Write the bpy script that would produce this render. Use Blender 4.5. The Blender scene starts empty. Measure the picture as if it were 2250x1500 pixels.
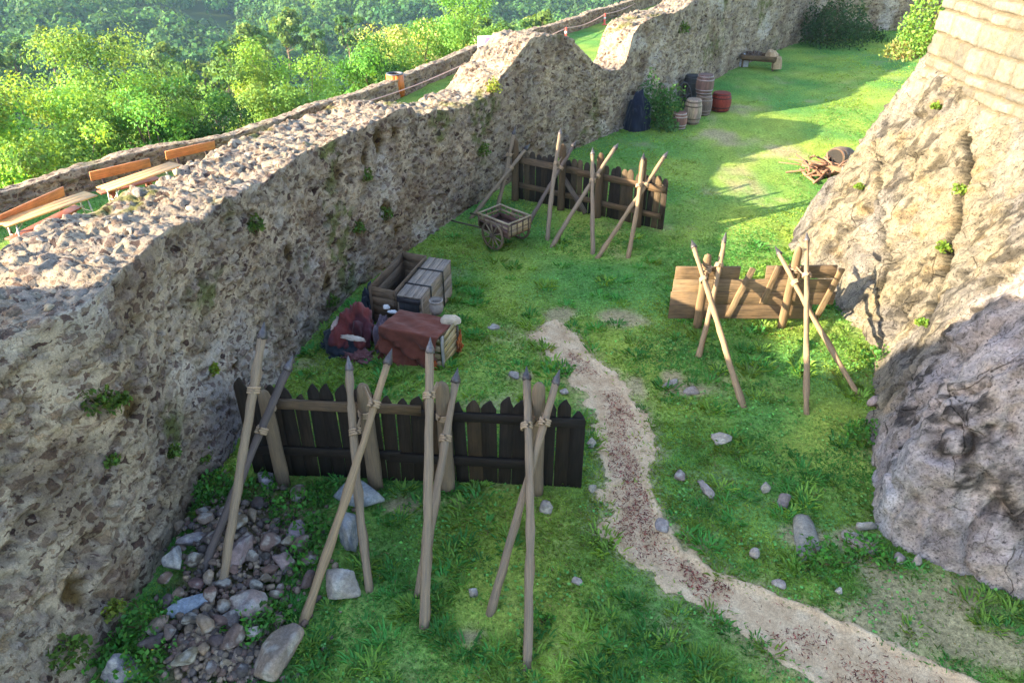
import bpy, bmesh, math, random
import numpy as np
from mathutils import Vector

rng = np.random.default_rng(11)
random.seed(5)
scene = bpy.context.scene
LINK = scene.collection.objects.link
R = math.radians

# ------------------------------------------------------------------ camera frame (metres; z = 0 is the courtyard)
CAM_H, PITCH, FOC = 7.5, R(32), 1625.0
_c, _s = math.cos(PITCH), math.sin(PITCH)
def ray(px, py):
    a, b = (px - 1125) / FOC, (750 - py) / FOC
    return np.array([a, _c + b * _s, -_s + b * _c])
def onz(px, py, z=0.0):
    d = ray(px, py); t = (z - CAM_H) / d[2]
    return np.array([0, 0, CAM_H]) + d * t
def aty(px, py, y):
    d = ray(px, py); return np.array([0, 0, CAM_H]) + d * (y / d[1])

# ------------------------------------------------------------------ noise
def h3(ix, iy, iz, seed):
    with np.errstate(over='ignore'):
        h = (ix.astype(np.int64) * 374761393 + iy.astype(np.int64) * 668265263 + iz.astype(np.int64) * 2147483647 + seed * 974634777) & 0xFFFFFFFF
        h = ((h ^ (h >> 13)) * 1274126177) & 0xFFFFFFFF
        h = ((h ^ (h >> 16)) * 2246822519) & 0xFFFFFFFF
        h = h ^ (h >> 15)
    return (h & 0xFFFFFF) / float(0x1000000)
def vn(p, seed=0):
    f = np.floor(p); i = f.astype(np.int64); t = p - f; t = t * t * (3 - 2 * t)
    r = 0
    for a in (0, 1):
        for b in (0, 1):
            for c in (0, 1):
                w = (t[:, 0] if a else 1 - t[:, 0]) * (t[:, 1] if b else 1 - t[:, 1]) * (t[:, 2] if c else 1 - t[:, 2])
                r = r + w * h3(i[:, 0] + a, i[:, 1] + b, i[:, 2] + c, seed)
    return r
def fbm(p, oct=4, seed=0, gain=.5):
    a, s, n = 1., 0., 0.
    for k in range(oct):
        s = s + a * vn(p * 2 ** k + 17.3 * k, seed + k); n += a; a *= gain
    return s / n
def noise2(x, y, sc=1., oct=3, seed=0):
    return fbm(np.stack([np.asarray(x, float) * sc, np.asarray(y, float) * sc, np.zeros(np.shape(x))], 1), oct, seed)
def worley2(u, v, seed=0, jit=.9):
    iu, iv = np.floor(u).astype(np.int64), np.floor(v).astype(np.int64)
    f1 = np.full(u.shape, 9.); f2 = f1.copy()
    idu = np.zeros(u.shape, np.int64); idv = idu.copy(); du = np.zeros(u.shape); dv = du.copy()
    z = np.zeros(u.shape, np.int64)
    for a in (-1, 0, 1):
        for b in (-1, 0, 1):
            cu, cv = iu + a, iv + b
            x = cu + .5 + jit * (h3(cu, cv, z, seed) - .5); y = cv + .5 + jit * (h3(cu, cv, z + 1, seed) - .5)
            d = np.hypot(x - u, y - v)
            m = d < f1
            f2 = np.where(m, f1, np.minimum(f2, d)); f1 = np.where(m, d, f1)
            idu = np.where(m, cu, idu); idv = np.where(m, cv, idv)
            du = np.where(m, u - x, du); dv = np.where(m, v - y, dv)
    return f1, f2, idu, idv, du, dv
def ss(a, b, x):
    t = np.clip((x - a) / (b - a), 0, 1); return t * t * (3 - 2 * t)

# ------------------------------------------------------------------ materials
def new_mat(name):
    m = bpy.data.materials.new(name); m.use_nodes = True
    nt = m.node_tree; b = nt.nodes['Principled BSDF']
    return m, nt, b
def N(nt, t, **kw):
    n = nt.nodes.new(t)
    for k, v in kw.items(): setattr(n, k, v)
    return n
def L(nt, a, b): nt.links.new(a, b)
def ramp(nt, fac, stops):
    r = N(nt, 'ShaderNodeValToRGB'); e = r.color_ramp.elements
    while len(e) < len(stops): e.new(.5)
    for q, (p, c) in zip(e, stops):
        q.position = p; q.color = (c, c, c, 1) if isinstance(c, (int, float)) else (*c, 1)
    L(nt, fac, r.inputs['Fac']); return r.outputs['Color']
def mul(nt, a, b, fac=1.0, mode='MULTIPLY'):
    m = N(nt, 'ShaderNodeMix', data_type='RGBA', blend_type=mode)
    m.inputs[0].default_value = fac
    for s, v in ((m.inputs[6], a), (m.inputs[7], b)):
        if isinstance(v, tuple): s.default_value = (*v, 1)
        else: L(nt, v, s)
    return m.outputs[2]
def noise(nt, vec, scale, detail=6, rough=.6, dist=0):
    n = N(nt, 'ShaderNodeTexNoise'); n.inputs['Scale'].default_value = scale; n.inputs['Detail'].default_value = detail
    n.inputs['Roughness'].default_value = rough; n.inputs['Distortion'].default_value = dist
    if vec is not None: L(nt, vec, n.inputs['Vector'])
    return n.outputs['Fac']
def pos(nt):
    return N(nt, 'ShaderNodeNewGeometry').outputs['Position']
def attr(nt, name):
    a = N(nt, 'ShaderNodeAttribute'); a.attribute_name = name; return a
def bump(nt, b, height, strength=.5, dist=.02):
    n = N(nt, 'ShaderNodeBump'); n.inputs['Strength'].default_value = strength; n.inputs['Distance'].default_value = dist
    L(nt, height, n.inputs['Height']); L(nt, n.outputs['Normal'], b.inputs['Normal']); return n
def stone_mat(name, scale=1., lo=.45, hi=1.5, bs=.6, bd=.02, pits=True):
    """stone: the piece's own colour (Col) broken up by grain, blotches and small dark pits"""
    m, nt, b = new_mat(name)
    p = pos(nt); c = attr(nt, 'Col').outputs['Color']
    n1 = noise(nt, p, 9 * scale, 9, .72); n2 = noise(nt, p, 2.2 * scale, 5, .6); n3 = noise(nt, p, 45 * scale, 5, .7)
    col = mul(nt, c, ramp(nt, n1, [(.3, lo), (.5, .95), (.72, hi)]))
    col = mul(nt, col, ramp(nt, n2, [(.3, (.78, .8, .86)), (.7, (1.18, 1.1, .98))]))
    col = mul(nt, col, ramp(nt, n3, [(.35, .75), (.65, 1.2)]))
    h = N(nt, 'ShaderNodeMath', operation='ADD'); L(nt, n1, h.inputs[0])
    h2 = N(nt, 'ShaderNodeMath', operation='MULTIPLY'); L(nt, n3, h2.inputs[0]); h2.inputs[1].default_value = .35
    L(nt, h2.outputs[0], h.inputs[1])
    if pits:
        v = N(nt, 'ShaderNodeTexVoronoi'); v.inputs['Scale'].default_value = 13 * scale
        w = N(nt, 'ShaderNodeMix', data_type='VECTOR'); w.inputs[0].default_value = .06
        nz = N(nt, 'ShaderNodeTexNoise'); nz.inputs['Scale'].default_value = 6 * scale; L(nt, p, nz.inputs['Vector'])
        L(nt, p, w.inputs[4]); L(nt, nz.outputs['Color'], w.inputs[5]); L(nt, w.outputs[1], v.inputs['Vector'])
        pit = ramp(nt, v.outputs['Distance'], [(.12, 0.), (.36, 1.)])
        wn = N(nt, 'ShaderNodeSeparateColor'); L(nt, v.outputs['Color'], wn.inputs[0])
        sel = ramp(nt, wn.outputs[0], [(.62, 1.), (.68, 0.)])
        k = N(nt, 'ShaderNodeMath', operation='MAXIMUM'); L(nt, pit, k.inputs[0]); L(nt, sel, k.inputs[1])
        tint = ramp(nt, wn.outputs[1], [(0., (.7, .62, .62)), (.5, (1., 1., 1.)), (1., (1.25, 1.18, 1.1))])
        col = mul(nt, col, tint, .6)
        col = mul(nt, col, ramp(nt, k.outputs[0], [(0., (.38, .33, .3)), (1., (1., 1., 1.))]))
        a = N(nt, 'ShaderNodeMath', operation='ADD'); L(nt, h.outputs[0], a.inputs[0]); L(nt, k.outputs[0], a.inputs[1]); h = a
    L(nt, col, b.inputs['Base Color']); b.inputs['Roughness'].default_value = .92
    b.inputs['Specular IOR Level'].default_value = .2
    bump(nt, b, h.outputs[0], bs, bd)
    return m
def masonry_mat(name, sc=5.6, share=1.2, bs=.8):
    """mortar (the piece's own colour) with separate embedded stones of two sizes, small pits and grain"""
    m, nt, b = new_mat(name)
    p = pos(nt); c = attr(nt, 'Col').outputs['Color']
    mp = N(nt, 'ShaderNodeMapping'); mp.inputs['Scale'].default_value = (1, 1, 1.45); L(nt, p, mp.inputs['Vector'])
    nz = N(nt, 'ShaderNodeTexNoise'); nz.inputs['Scale'].default_value = 5.5; nz.inputs['Detail'].default_value = 4; L(nt, p, nz.inputs['Vector'])
    sb = N(nt, 'ShaderNodeVectorMath', operation='SUBTRACT'); L(nt, nz.outputs['Color'], sb.inputs[0]); sb.inputs[1].default_value = (.5, .5, .5)
    sl_ = N(nt, 'ShaderNodeVectorMath', operation='SCALE'); L(nt, sb.outputs[0], sl_.inputs[0]); sl_.inputs['Scale'].default_value = .26
    vec = N(nt, 'ShaderNodeVectorMath', operation='ADD'); L(nt, mp.outputs[0], vec.inputs[0]); L(nt, sl_.outputs[0], vec.inputs[1])
    grain = noise(nt, p, 26, 8, .75); blot = noise(nt, p, 1.1, 5, .6); fine = noise(nt, p, 70, 4, .7)
    col = mul(nt, c, ramp(nt, grain, [(.3, .62), (.5, .98), (.7, 1.28)]))
    hgt = None
    for k, (scale, t0, t1, sh) in enumerate(((sc * 2.2, .10, .32, .5), (sc, .07, .26, .74))):
        e = N(nt, 'ShaderNodeTexVoronoi', feature='DISTANCE_TO_EDGE'); f = N(nt, 'ShaderNodeTexVoronoi', feature='F1')
        for v in (e, f): v.inputs['Scale'].default_value = scale; L(nt, vec.outputs[0], v.inputs['Vector'])
        rs = N(nt, 'ShaderNodeSeparateColor'); L(nt, f.outputs['Color'], rs.inputs[0])
        th = N(nt, 'ShaderNodeMapRange'); L(nt, rs.outputs[0], th.inputs[0]); th.inputs[3].default_value = t0; th.inputs[4].default_value = t1
        d = N(nt, 'ShaderNodeMath', operation='SUBTRACT'); L(nt, e.outputs['Distance'], d.inputs[0]); L(nt, th.outputs[0], d.inputs[1])
        gd = N(nt, 'ShaderNodeMath', operation='MULTIPLY_ADD'); L(nt, grain, gd.inputs[0]); gd.inputs[1].default_value = .16; gd.inputs[2].default_value = -.08
        d2 = N(nt, 'ShaderNodeMath', operation='ADD'); L(nt, d.outputs[0], d2.inputs[0]); L(nt, gd.outputs[0], d2.inputs[1])
        mk = N(nt, 'ShaderNodeMapRange'); L(nt, d2.outputs[0], mk.inputs[0]); mk.inputs[1].default_value = 0; mk.inputs[2].default_value = .05
        on = N(nt, 'ShaderNodeMath', operation='LESS_THAN'); L(nt, rs.outputs[2], on.inputs[0]); on.inputs[1].default_value = sh * share
        mm = N(nt, 'ShaderNodeMath', operation='MULTIPLY'); L(nt, mk.outputs[0], mm.inputs[0]); L(nt, on.outputs[0], mm.inputs[1])
        ring = ramp(nt, d2.outputs[0], [(0., 1.), (.02, .0)])
        tone = ramp(nt, rs.outputs[1], [(0., (.22, .17, .19)), (.16, (.42, .35, .36)), (.34, (.70, .65, .64)), (.5, (.34, .28, .28)), (.62, (.88, .80, .72)), (.78, (.52, .45, .45)), (.92, (1.1, 1.08, 1.06))])
        tn = N(nt, 'ShaderNodeValToRGB'); stc = mul(nt, mul(nt, c, tone), ramp(nt, grain, [(.28, .45), (.5, 1.), (.72, 1.5)]))
        nt.nodes.remove(tn)
        mx = N(nt, 'ShaderNodeMix', data_type='RGBA'); L(nt, mm.outputs[0], mx.inputs[0]); L(nt, col, mx.inputs[6]); L(nt, stc, mx.inputs[7]); col = mx.outputs[2]
        hh = N(nt, 'ShaderNodeMapRange'); L(nt, rs.outputs[1], hh.inputs[0]); hh.inputs[3].default_value = -.9; hh.inputs[4].default_value = 1.3
        h1 = N(nt, 'ShaderNodeMath', operation='MULTIPLY'); L(nt, mm.outputs[0], h1.inputs[0]); L(nt, hh.outputs[0], h1.inputs[1])
        if hgt is None: hgt = h1.outputs[0]
        else: a = N(nt, 'ShaderNodeMath', operation='ADD'); L(nt, hgt, a.inputs[0]); L(nt, h1.outputs[0], a.inputs[1]); hgt = a.outputs[0]
    col = mul(nt, col, ramp(nt, blot, [(.3, (.78, .78, .82)), (.7, (1.2, 1.13, 1.02))])); col = mul(nt, col, ramp(nt, fine, [(.35, .78), (.65, 1.2)]))
    a = N(nt, 'ShaderNodeMath', operation='MULTIPLY_ADD'); L(nt, grain, a.inputs[0]); a.inputs[1].default_value = .9; L(nt, hgt, a.inputs[2])
    L(nt, col, b.inputs['Base Color']); b.inputs['Roughness'].default_value = .93; b.inputs['Specular IOR Level'].default_value = .15
    bump(nt, b, a.outputs[0], bs, .03)
    return m
def cliff_mat(name):
    """weathered limestone: speckle, thin branching cracks and lichen spots over the piece's own colour"""
    m, nt, b = new_mat(name)
    p = pos(nt); c = attr(nt, 'Col').outputs['Color']; n1 = noise(nt, p, 6, 10, .78); n2 = noise(nt, p, 30, 6, .75); n3 = noise(nt, p, 1.3, 4, .6)
    nz = N(nt, 'ShaderNodeTexNoise'); nz.inputs['Scale'].default_value = 2.2; nz.inputs['Detail'].default_value = 5; L(nt, p, nz.inputs['Vector'])
    w = N(nt, 'ShaderNodeMix', data_type='VECTOR'); w.inputs[0].default_value = .22; L(nt, p, w.inputs[4]); L(nt, nz.outputs['Color'], w.inputs[5])
    mp = N(nt, 'ShaderNodeMapping'); mp.inputs['Scale'].default_value = (1, 1, .55); L(nt, w.outputs[1], mp.inputs['Vector'])
    e = N(nt, 'ShaderNodeTexVoronoi', feature='DISTANCE_TO_EDGE'); e.inputs['Scale'].default_value = 1.15; L(nt, mp.outputs[0], e.inputs['Vector'])
    e2 = N(nt, 'ShaderNodeTexVoronoi', feature='DISTANCE_TO_EDGE'); e2.inputs['Scale'].default_value = 4.; L(nt, mp.outputs[0], e2.inputs['Vector'])
    gate = ramp(nt, n3, [(.38, 0.), (.44, 1.)])
    k1 = ramp(nt, e.outputs['Distance'], [(.0, .15), (.008, 1.)]); k2 = ramp(nt, e2.outputs['Distance'], [(.0, .45), (.02, 1.)])
    g2 = N(nt, 'ShaderNodeMath', operation='MAXIMUM'); L(nt, k2, g2.inputs[0]); L(nt, gate, g2.inputs[1])
    gb = ramp(nt, noise(nt, p, .9, 3, .5), [(.47, 1.), (.53, 0.)]); g1 = N(nt, 'ShaderNodeMath', operation='MAXIMUM'); L(nt, k1, g1.inputs[0]); L(nt, gb, g1.inputs[1])
    cr = N(nt, 'ShaderNodeMath', operation='MULTIPLY'); L(nt, g1.outputs[0], cr.inputs[0]); L(nt, g2.outputs[0], cr.inputs[1])
    col = mul(nt, c, ramp(nt, n1, [(.32, .48), (.48, .95), (.68, 1.4)])); col = mul(nt, col, ramp(nt, n2, [(.34, .42), (.44, .92), (.68, 1.3)]))
    spk = noise(nt, p, 15, 9, .8); col = mul(nt, col, ramp(nt, spk, [(.38, .36), (.455, 1.), (.6, 1.08)])); col = mul(nt, col, ramp(nt, n3, [(.3, (.85, .86, .95)), (.7, (1.15, 1.08, .95))])); col = mul(nt, col, ramp(nt, cr.outputs[0], [(0., (.28, .25, .22)), (1., (1., 1., 1.))]))
    a = N(nt, 'ShaderNodeMath', operation='MULTIPLY_ADD'); L(nt, cr.outputs[0], a.inputs[0]); a.inputs[1].default_value = .7; L(nt, n1, a.inputs[2])
    a2 = N(nt, 'ShaderNodeMath', operation='MULTIPLY_ADD'); L(nt, n2, a2.inputs[0]); a2.inputs[1].default_value = .45; L(nt, a.outputs[0], a2.inputs[2])
    L(nt, col, b.inputs['Base Color']); b.inputs['Roughness'].default_value = .95; b.inputs['Specular IOR Level'].default_value = .12
    bump(nt, b, a2.outputs[0], .9, .05)
    return m
def wood_mat(name, rough=.8, dark=.45, light=1.35):
    m, nt, b = new_mat(name)
    u = attr(nt, 'uvw').outputs['Vector']; c = attr(nt, 'Col').outputs['Color']
    mp = N(nt, 'ShaderNodeMapping'); mp.inputs['Scale'].default_value = (1.6, 26, 26); L(nt, u, mp.inputs['Vector'])
    g = noise(nt, mp.outputs[0], 1.6, 7, .65, .4); g2 = noise(nt, u, 3.2, 4, .6)
    mp2 = N(nt, 'ShaderNodeMapping'); mp2.inputs['Scale'].default_value = (3., 60, 60); L(nt, u, mp2.inputs['Vector'])
    g3 = noise(nt, mp2.outputs[0], 2.0, 3, .6)
    col = mul(nt, c, ramp(nt, g, [(.3, dark), (.5, .95), (.7, light)]))
    col = mul(nt, col, ramp(nt, g2, [(.3, (.75, .77, .82)), (.7, (1.2, 1.12, 1.0))]))
    col = mul(nt, col, ramp(nt, g3, [(.34, .6), (.44, 1.), (.7, 1.1)]))
    L(nt, col, b.inputs['Base Color']); b.inputs['Roughness'].default_value = rough
    b.inputs['Specular IOR Level'].default_value = .25
    ad = N(nt, 'ShaderNodeMath', operation='ADD'); L(nt, g, ad.inputs[0]); L(nt, g3, ad.inputs[1])
    bump(nt, b, ad.outputs[0], .5, .006)
    return m
def leaf_mat(name, trans=.35, rough=.6):
    m, nt, b = new_mat(name)
    c = attr(nt, 'Col').outputs['Color']
    L(nt, c, b.inputs['Base Color']); b.inputs['Roughness'].default_value = rough; b.inputs['Specular IOR Level'].default_value = .15
    t = N(nt, 'ShaderNodeBsdfTranslucent'); L(nt, mul(nt, c, (1.7, 1.25, .4)), t.inputs['Color'])
    mx = N(nt, 'ShaderNodeMixShader'); mx.inputs[0].default_value = trans
    L(nt, b.outputs[0], mx.inputs[1]); L(nt, t.outputs[0], mx.inputs[2])
    L(nt, mx.outputs[0], nt.nodes['Material Output'].inputs['Surface'])
    return m
def plain_mat(name, rough=.7, metal=0., var=.25, scale=14, bs=.15, spec=.4):
    m, nt, b = new_mat(name)
    p = pos(nt); c = attr(nt, 'Col').outputs['Color']; n = noise(nt, p, scale, 6, .65)
    L(nt, mul(nt, c, ramp(nt, n, [(.3, 1 - var), (.7, 1 + var)])), b.inputs['Base Color'])
    b.inputs['Roughness'].default_value = rough; b.inputs['Metallic'].default_value = metal; b.inputs['Specular IOR Level'].default_value = spec
    bump(nt, b, n, bs, .01)
    return m
def cloth_mat(name):
    m, nt, b = new_mat(name)
    p = pos(nt); c = attr(nt, 'Col').outputs['Color']; n = noise(nt, p, 5, 5, .6); w = noise(nt, p, 160, 2, .5)
    col = mul(nt, c, ramp(nt, n, [(.3, .7), (.7, 1.25)])); col = mul(nt, col, ramp(nt, w, [(.3, .8), (.7, 1.15)]))
    L(nt, col, b.inputs['Base Color']); b.inputs['Roughness'].default_value = .95; b.inputs['Specular IOR Level'].default_value = .1
    b.inputs['Sheen Weight'].default_value = .15
    bump(nt, b, w, .3, .004)
    return m

M_WALL = masonry_mat('rubble_masonry')
M_CAP = stone_mat('rubble_cap', 1.3, .55, 1.35, .6, .015, False)
M_ROCK = cliff_mat('limestone_rock')
M_ASHLAR = stone_mat('dressed_stone', 1.2, .65, 1.3, .45, .012, False)
M_STONE = stone_mat('field_stone', 2.2, .55, 1.4, .6, .012, False)
M_WOOD = wood_mat('weathered_wood')
M_WOODS = wood_mat('varnished_wood', .45, .75, 1.2)
M_LEAF = leaf_mat('leaf')
M_GRASS = leaf_mat('grass_blade', .4, .7)
M_BARK = stone_mat('bark', 3., .5, 1.4, .6, .01, False)
M_METAL = plain_mat('iron', .55, .6, .35, 30)
M_PAINT = plain_mat('paint', .5, 0, .12, 20)
M_ROPE = wood_mat('rope', .95, .6, 1.3)
M_CLOTH = cloth_mat('cloth')
M_CLAY = plain_mat('clay', .7, 0, .25, 25)

# ------------------------------------------------------------------ mesh building
class MB:
    """collects shapes with a colour and a local grain coordinate per vertex; build() makes ONE mesh object"""
    def __init__(self): self.v, self.f, self.c, self.u, self.n = [], [], [], [], 0
    def add(self, V, F, col, uvw=None):
        V = np.asarray(V, float).reshape(-1, 3); k = len(V)
        col = np.asarray(col, float)
        if col.ndim == 1: col = np.tile(col, (k, 1))
        self.v.append(V); self.c.append(col); self.u.append(V.copy() if uvw is None else np.asarray(uvw, float))
        if isinstance(F, np.ndarray): self.f.append(F + self.n)
        else:
            by = {}
            for f in F: by.setdefault(len(f), []).append(f)
            for q in by.values(): self.f.append(np.array(q, np.int64) + self.n)
        self.n += k; return self
    def arrays(self): return np.concatenate(self.v), np.concatenate(self.c), np.concatenate(self.u)
    def build(self, name, mat, parent=None, smooth=False, bevel=0, origin=None):
        V, C, U = self.arrays()
        if origin is not None: V = V - np.asarray(origin)
        me = bpy.data.meshes.new(name)
        me.vertices.add(len(V)); me.vertices.foreach_set('co', V.astype(np.float32).ravel())
        sizes = np.concatenate([np.full(len(f), f.shape[1], np.int32) for f in self.f])
        loops = np.concatenate([f.ravel() for f in self.f]).astype(np.int32)
        me.loops.add(len(loops)); me.loops.foreach_set('vertex_index', loops)
        me.polygons.add(len(sizes)); st = np.zeros(len(sizes), np.int32); st[1:] = np.cumsum(sizes)[:-1]
        me.polygons.foreach_set('loop_start', st); me.polygons.foreach_set('loop_total', sizes)
        me.update(calc_edges=True); me.validate()
        a = me.attributes.new('Col', 'FLOAT_COLOR', 'POINT'); a.data.foreach_set('color', np.c_[C, np.ones(len(C))].astype(np.float32).ravel())
        a = me.attributes.new('uvw', 'FLOAT_VECTOR', 'POINT'); a.data.foreach_set('vector', U.astype(np.float32).ravel())
        if smooth: me.polygons.foreach_set('use_smooth', np.ones(len(sizes), bool))
        me.materials.append(mat)
        o = bpy.data.objects.new(name, me); LINK(o)
        if parent is not None: o.parent = parent
        elif origin is not None: o.location = origin
        if bevel:
            m = o.modifiers.new('Bevel', 'BEVEL'); m.width = bevel; m.segments = 1; m.limit_method = 'ANGLE'
        return o
    # -- shapes
    def sweep(self, pts, sec, x, col, scale=None, jit=0., cap=True, twist=0):
        """section polygon sec (k,2) swept along pts; x = direction of the section's first axis"""
        P = np.asarray(pts, float); k = len(sec); n = len(P); sec = np.asarray(sec, float)
        T = np.gradient(P, axis=0); T /= np.linalg.norm(T, axis=1)[:, None]
        X = np.asarray(x, float)[None] - T * (T @ np.asarray(x, float))[:, None]; X /= np.linalg.norm(X, axis=1)[:, None]
        Y = np.cross(T, X)
        sc = np.ones(n) if scale is None else np.asarray(scale, float)
        V = P[:, None] + (X[:, None] * sec[None, :, :1] + Y[:, None] * sec[None, :, 1:]) * sc[:, None, None]
        if jit: V = V + rng.normal(0, jit, V.shape)
        d = np.r_[0, np.cumsum(np.linalg.norm(np.diff(P, axis=0), axis=1))]
        o = rng.random(3) * 30
        U = np.stack([np.repeat(d, k), np.tile(sec[:, 0], n), np.tile(sec[:, 1], n)], 1) + o
        F = []
        for i in range(n - 1):
            for j in range(k):
                a, b = i * k + j, i * k + (j + 1) % k
                F.append((a, b, b + k, a + k))
        if cap: F += [tuple(range(k - 1, -1, -1)), tuple((n - 1) * k + j for j in range(k))]
        return self.add(V.reshape(-1, 3), F, col, U)
    def plank(self, p0, p1, x, w, t, col, seg=4, jit=.003, cham=.12, scale=None):
        p0, p1 = np.asarray(p0, float), np.asarray(p1, float)
        c = min(w, t) * cham; a, b = w / 2, t / 2
        sec = [(-a + c, -b), (a - c, -b), (a, -b + c), (a, b - c), (a - c, b), (-a + c, b), (-a, b - c), (-a, -b + c)]
        return self.sweep([p0 + (p1 - p0) * i / seg for i in range(seg + 1)], sec, x, col, scale, jit)
    def pole(self, p0, p1, r0, r1, col, k=8, seg=8, jit=.004, bow=.015, flat=1.):
        p0, p1 = np.asarray(p0, float), np.asarray(p1, float); d = p1 - p0
        x = np.cross(d, (0.2, .3, 1.)); x = x if np.linalg.norm(x) > 1e-4 else np.array([1., 0, 0])
        q = rng.normal(0, 1, 3); q -= d * (q @ d) / (d @ d); q *= bow * np.linalg.norm(d) / np.linalg.norm(q)
        t = np.linspace(0, 1, seg + 1)
        pts = p0 + d * t[:, None] + q * np.sin(t * math.pi)[:, None]
        sec = [(math.cos(a) * (1 + rng.normal(0, .06)), math.sin(a) * flat) for a in np.arange(k) * 2 * math.pi / k]
        return self.sweep(pts, sec, x, col, (r0 + (r1 - r0) * t) * (1 + rng.normal(0, .05, seg + 1)), jit)
    def tube(self, pts, r, col, k=6):
        sec = [(math.cos(a), math.sin(a)) for a in np.arange(k) * 2 * math.pi / k]
        P = np.asarray(pts, float); d = P[-1] - P[0]
        x = np.cross(d, (.21, .3, .93)); x = x if np.linalg.norm(x) > 1e-5 else (1, 0, 0)
        return self.sweep(P, sec, x, col, np.full(len(P), r) if np.isscalar(r) else r)
    def box(self, c, x, y, z, col):
        """centre and three half-axis vectors"""
        c, x, y, z = (np.asarray(q, float) for q in (c, x, y, z))
        V = [c + i * x + j * y + k * z for k in (-1, 1) for j in (-1, 1) for i in (-1, 1)]
        lx, ly, lz = (np.linalg.norm(q) for q in (x, y, z)); o = rng.random(3) * 20
        U = [np.array((i * lx, j * ly, k * lz)) + o for k in (-1, 1) for j in (-1, 1) for i in (-1, 1)]
        return self.add(V, [(0, 2, 3, 1), (4, 5, 7, 6), (0, 1, 5, 4), (2, 6, 7, 3), (0, 4, 6, 2), (1, 3, 7, 5)], col, U)
    def lathe(self, c, prof, col, k=20, axis=(0, 0, 1), cap=True):
        ax = np.asarray(axis, float); ax /= np.linalg.norm(ax)
        x = np.cross(ax, (0.3, 1, .2)); x /= np.linalg.norm(x); y = np.cross(ax, x)
        V, U = [], []
        for r, h in prof:
            for j in range(k):
                a = 2 * math.pi * j / k
                V.append(np.asarray(c) + ax * h + (x * math.cos(a) + y * math.sin(a)) * r); U.append((h, a * .3, r))
        F = [(i * k + j, i * k + (j + 1) % k, (i + 1) * k + (j + 1) % k, (i + 1) * k + j) for i in range(len(prof) - 1) for j in range(k)]
        if cap: F += [tuple(range(k - 1, -1, -1)), tuple((len(prof) - 1) * k + j for j in range(k))]
        return self.add(V, F, col, np.array(U) + rng.random(3) * 9)
    def grid(self, V, col, uvw=None, wrap=False):
        n, m = V.shape[:2]; i, j = np.meshgrid(np.arange(n - 1), np.arange(m - 1), indexing='ij'); a = (i * m + j).ravel()
        F = np.stack([a, a + m, a + m + 1, a + 1], 1)
        return self.add(V.reshape(-1, 3), F, np.asarray(col).reshape(-1, 3) if np.ndim(col) > 1 else col, uvw)
_ico = {}
def ico(sub):
    if sub not in _ico:
        bm = bmesh.new(); bmesh.ops.create_icosphere(bm, subdivisions=sub, radius=1)
        _ico[sub] = (np.array([v.co[:] for v in bm.verts]), np.array([[v.index for v in f.verts] for f in bm.faces])); bm.free()
    return _ico[sub]
def rock_shape(size, sub=3, cuts=11, rough=.06, seed=None, dr=(.5, .86)):
    V, F = ico(sub); V = V.copy(); g = np.random.default_rng(seed) if seed is not None else rng
    for _ in range(cuts):
        n = g.normal(0, 1, 3); n /= np.linalg.norm(n); d = g.uniform(*dr)
        q = V @ n; V *= np.where(q > d, d / np.maximum(q, 1e-6), 1)[:, None]
    V *= (1 + rough * (fbm(V * 2.5 + g.random(3) * 40, 4) - .5) * 2)[:, None]
    return V * np.asarray(size, float), F
def rotz(V, a):
    c, s = math.cos(a), math.sin(a); return V @ np.array([[c, s, 0], [-s, c, 0], [0, 0, 1.]])

# ------------------------------------------------------------------ object bookkeeping
def tag(o, label=None, cat=None, group=None, kind=None):
    if label: o['label'] = label
    if cat: o['category'] = cat
    if group: o['group'] = group
    if kind: o['kind'] = kind
    return o
def thing(name, label, cat, loc=(0, 0, 0), group=None, rz=0):
    o = bpy.data.objects.new(name, None); LINK(o); o.location = loc; o.rotation_euler = (0, 0, rz); o.empty_display_size = .2
    return tag(o, label, cat, group)
def copy_tree(o, parent=None):
    c = o.copy(); LINK(c)
    if parent is not None: c.parent = parent
    for ch in list(o.children): copy_tree(ch, c)
    return c

# ------------------------------------------------------------------ leaves
def leaves(centres, size, cols, up=.3, asp=.55, nrm=None, mess=.7):
    """one folded leaf blade per centre: returns V, F, C"""
    n = len(centres); d = rng.normal(0, 1, (n, 3)); d[:, 2] += up; d /= np.linalg.norm(d, axis=1)[:, None]
    if nrm is not None:
        q = nrm / (np.linalg.norm(nrm, axis=1)[:, None] + 1e-9) + rng.normal(0, mess, (n, 3)) * .6; d = np.cross(q, rng.normal(0, 1, (n, 3))); d /= np.linalg.norm(d, axis=1)[:, None] + 1e-9
        s = np.cross(q, d)
    else: s = np.cross(d, rng.normal(0, 1, (n, 3)))
    s /= np.linalg.norm(s, axis=1)[:, None] + 1e-9
    nn = np.cross(d, s); sz = (size * rng.uniform(.6, 1.35, n))[:, None]
    P = np.asarray(centres)
    V = np.stack([P - d * sz * .5, P + s * sz * asp * .5 + nn * sz * .1, P + d * sz * .5, P - s * sz * asp * .5 + nn * sz * .1], 1).reshape(-1, 3)
    F = np.arange(n * 4).reshape(-1, 4)
    return V, F, np.repeat(cols, 4, axis=0)
def tint(base, n, amt=.25, hue=.12):
    b = np.asarray(base, float); k = rng.normal(1, amt, (n, 1)).clip(.45, 1.8)
    return (b * k * rng.normal(1, hue, (n, 3))).clip(.004, .9)
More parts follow.
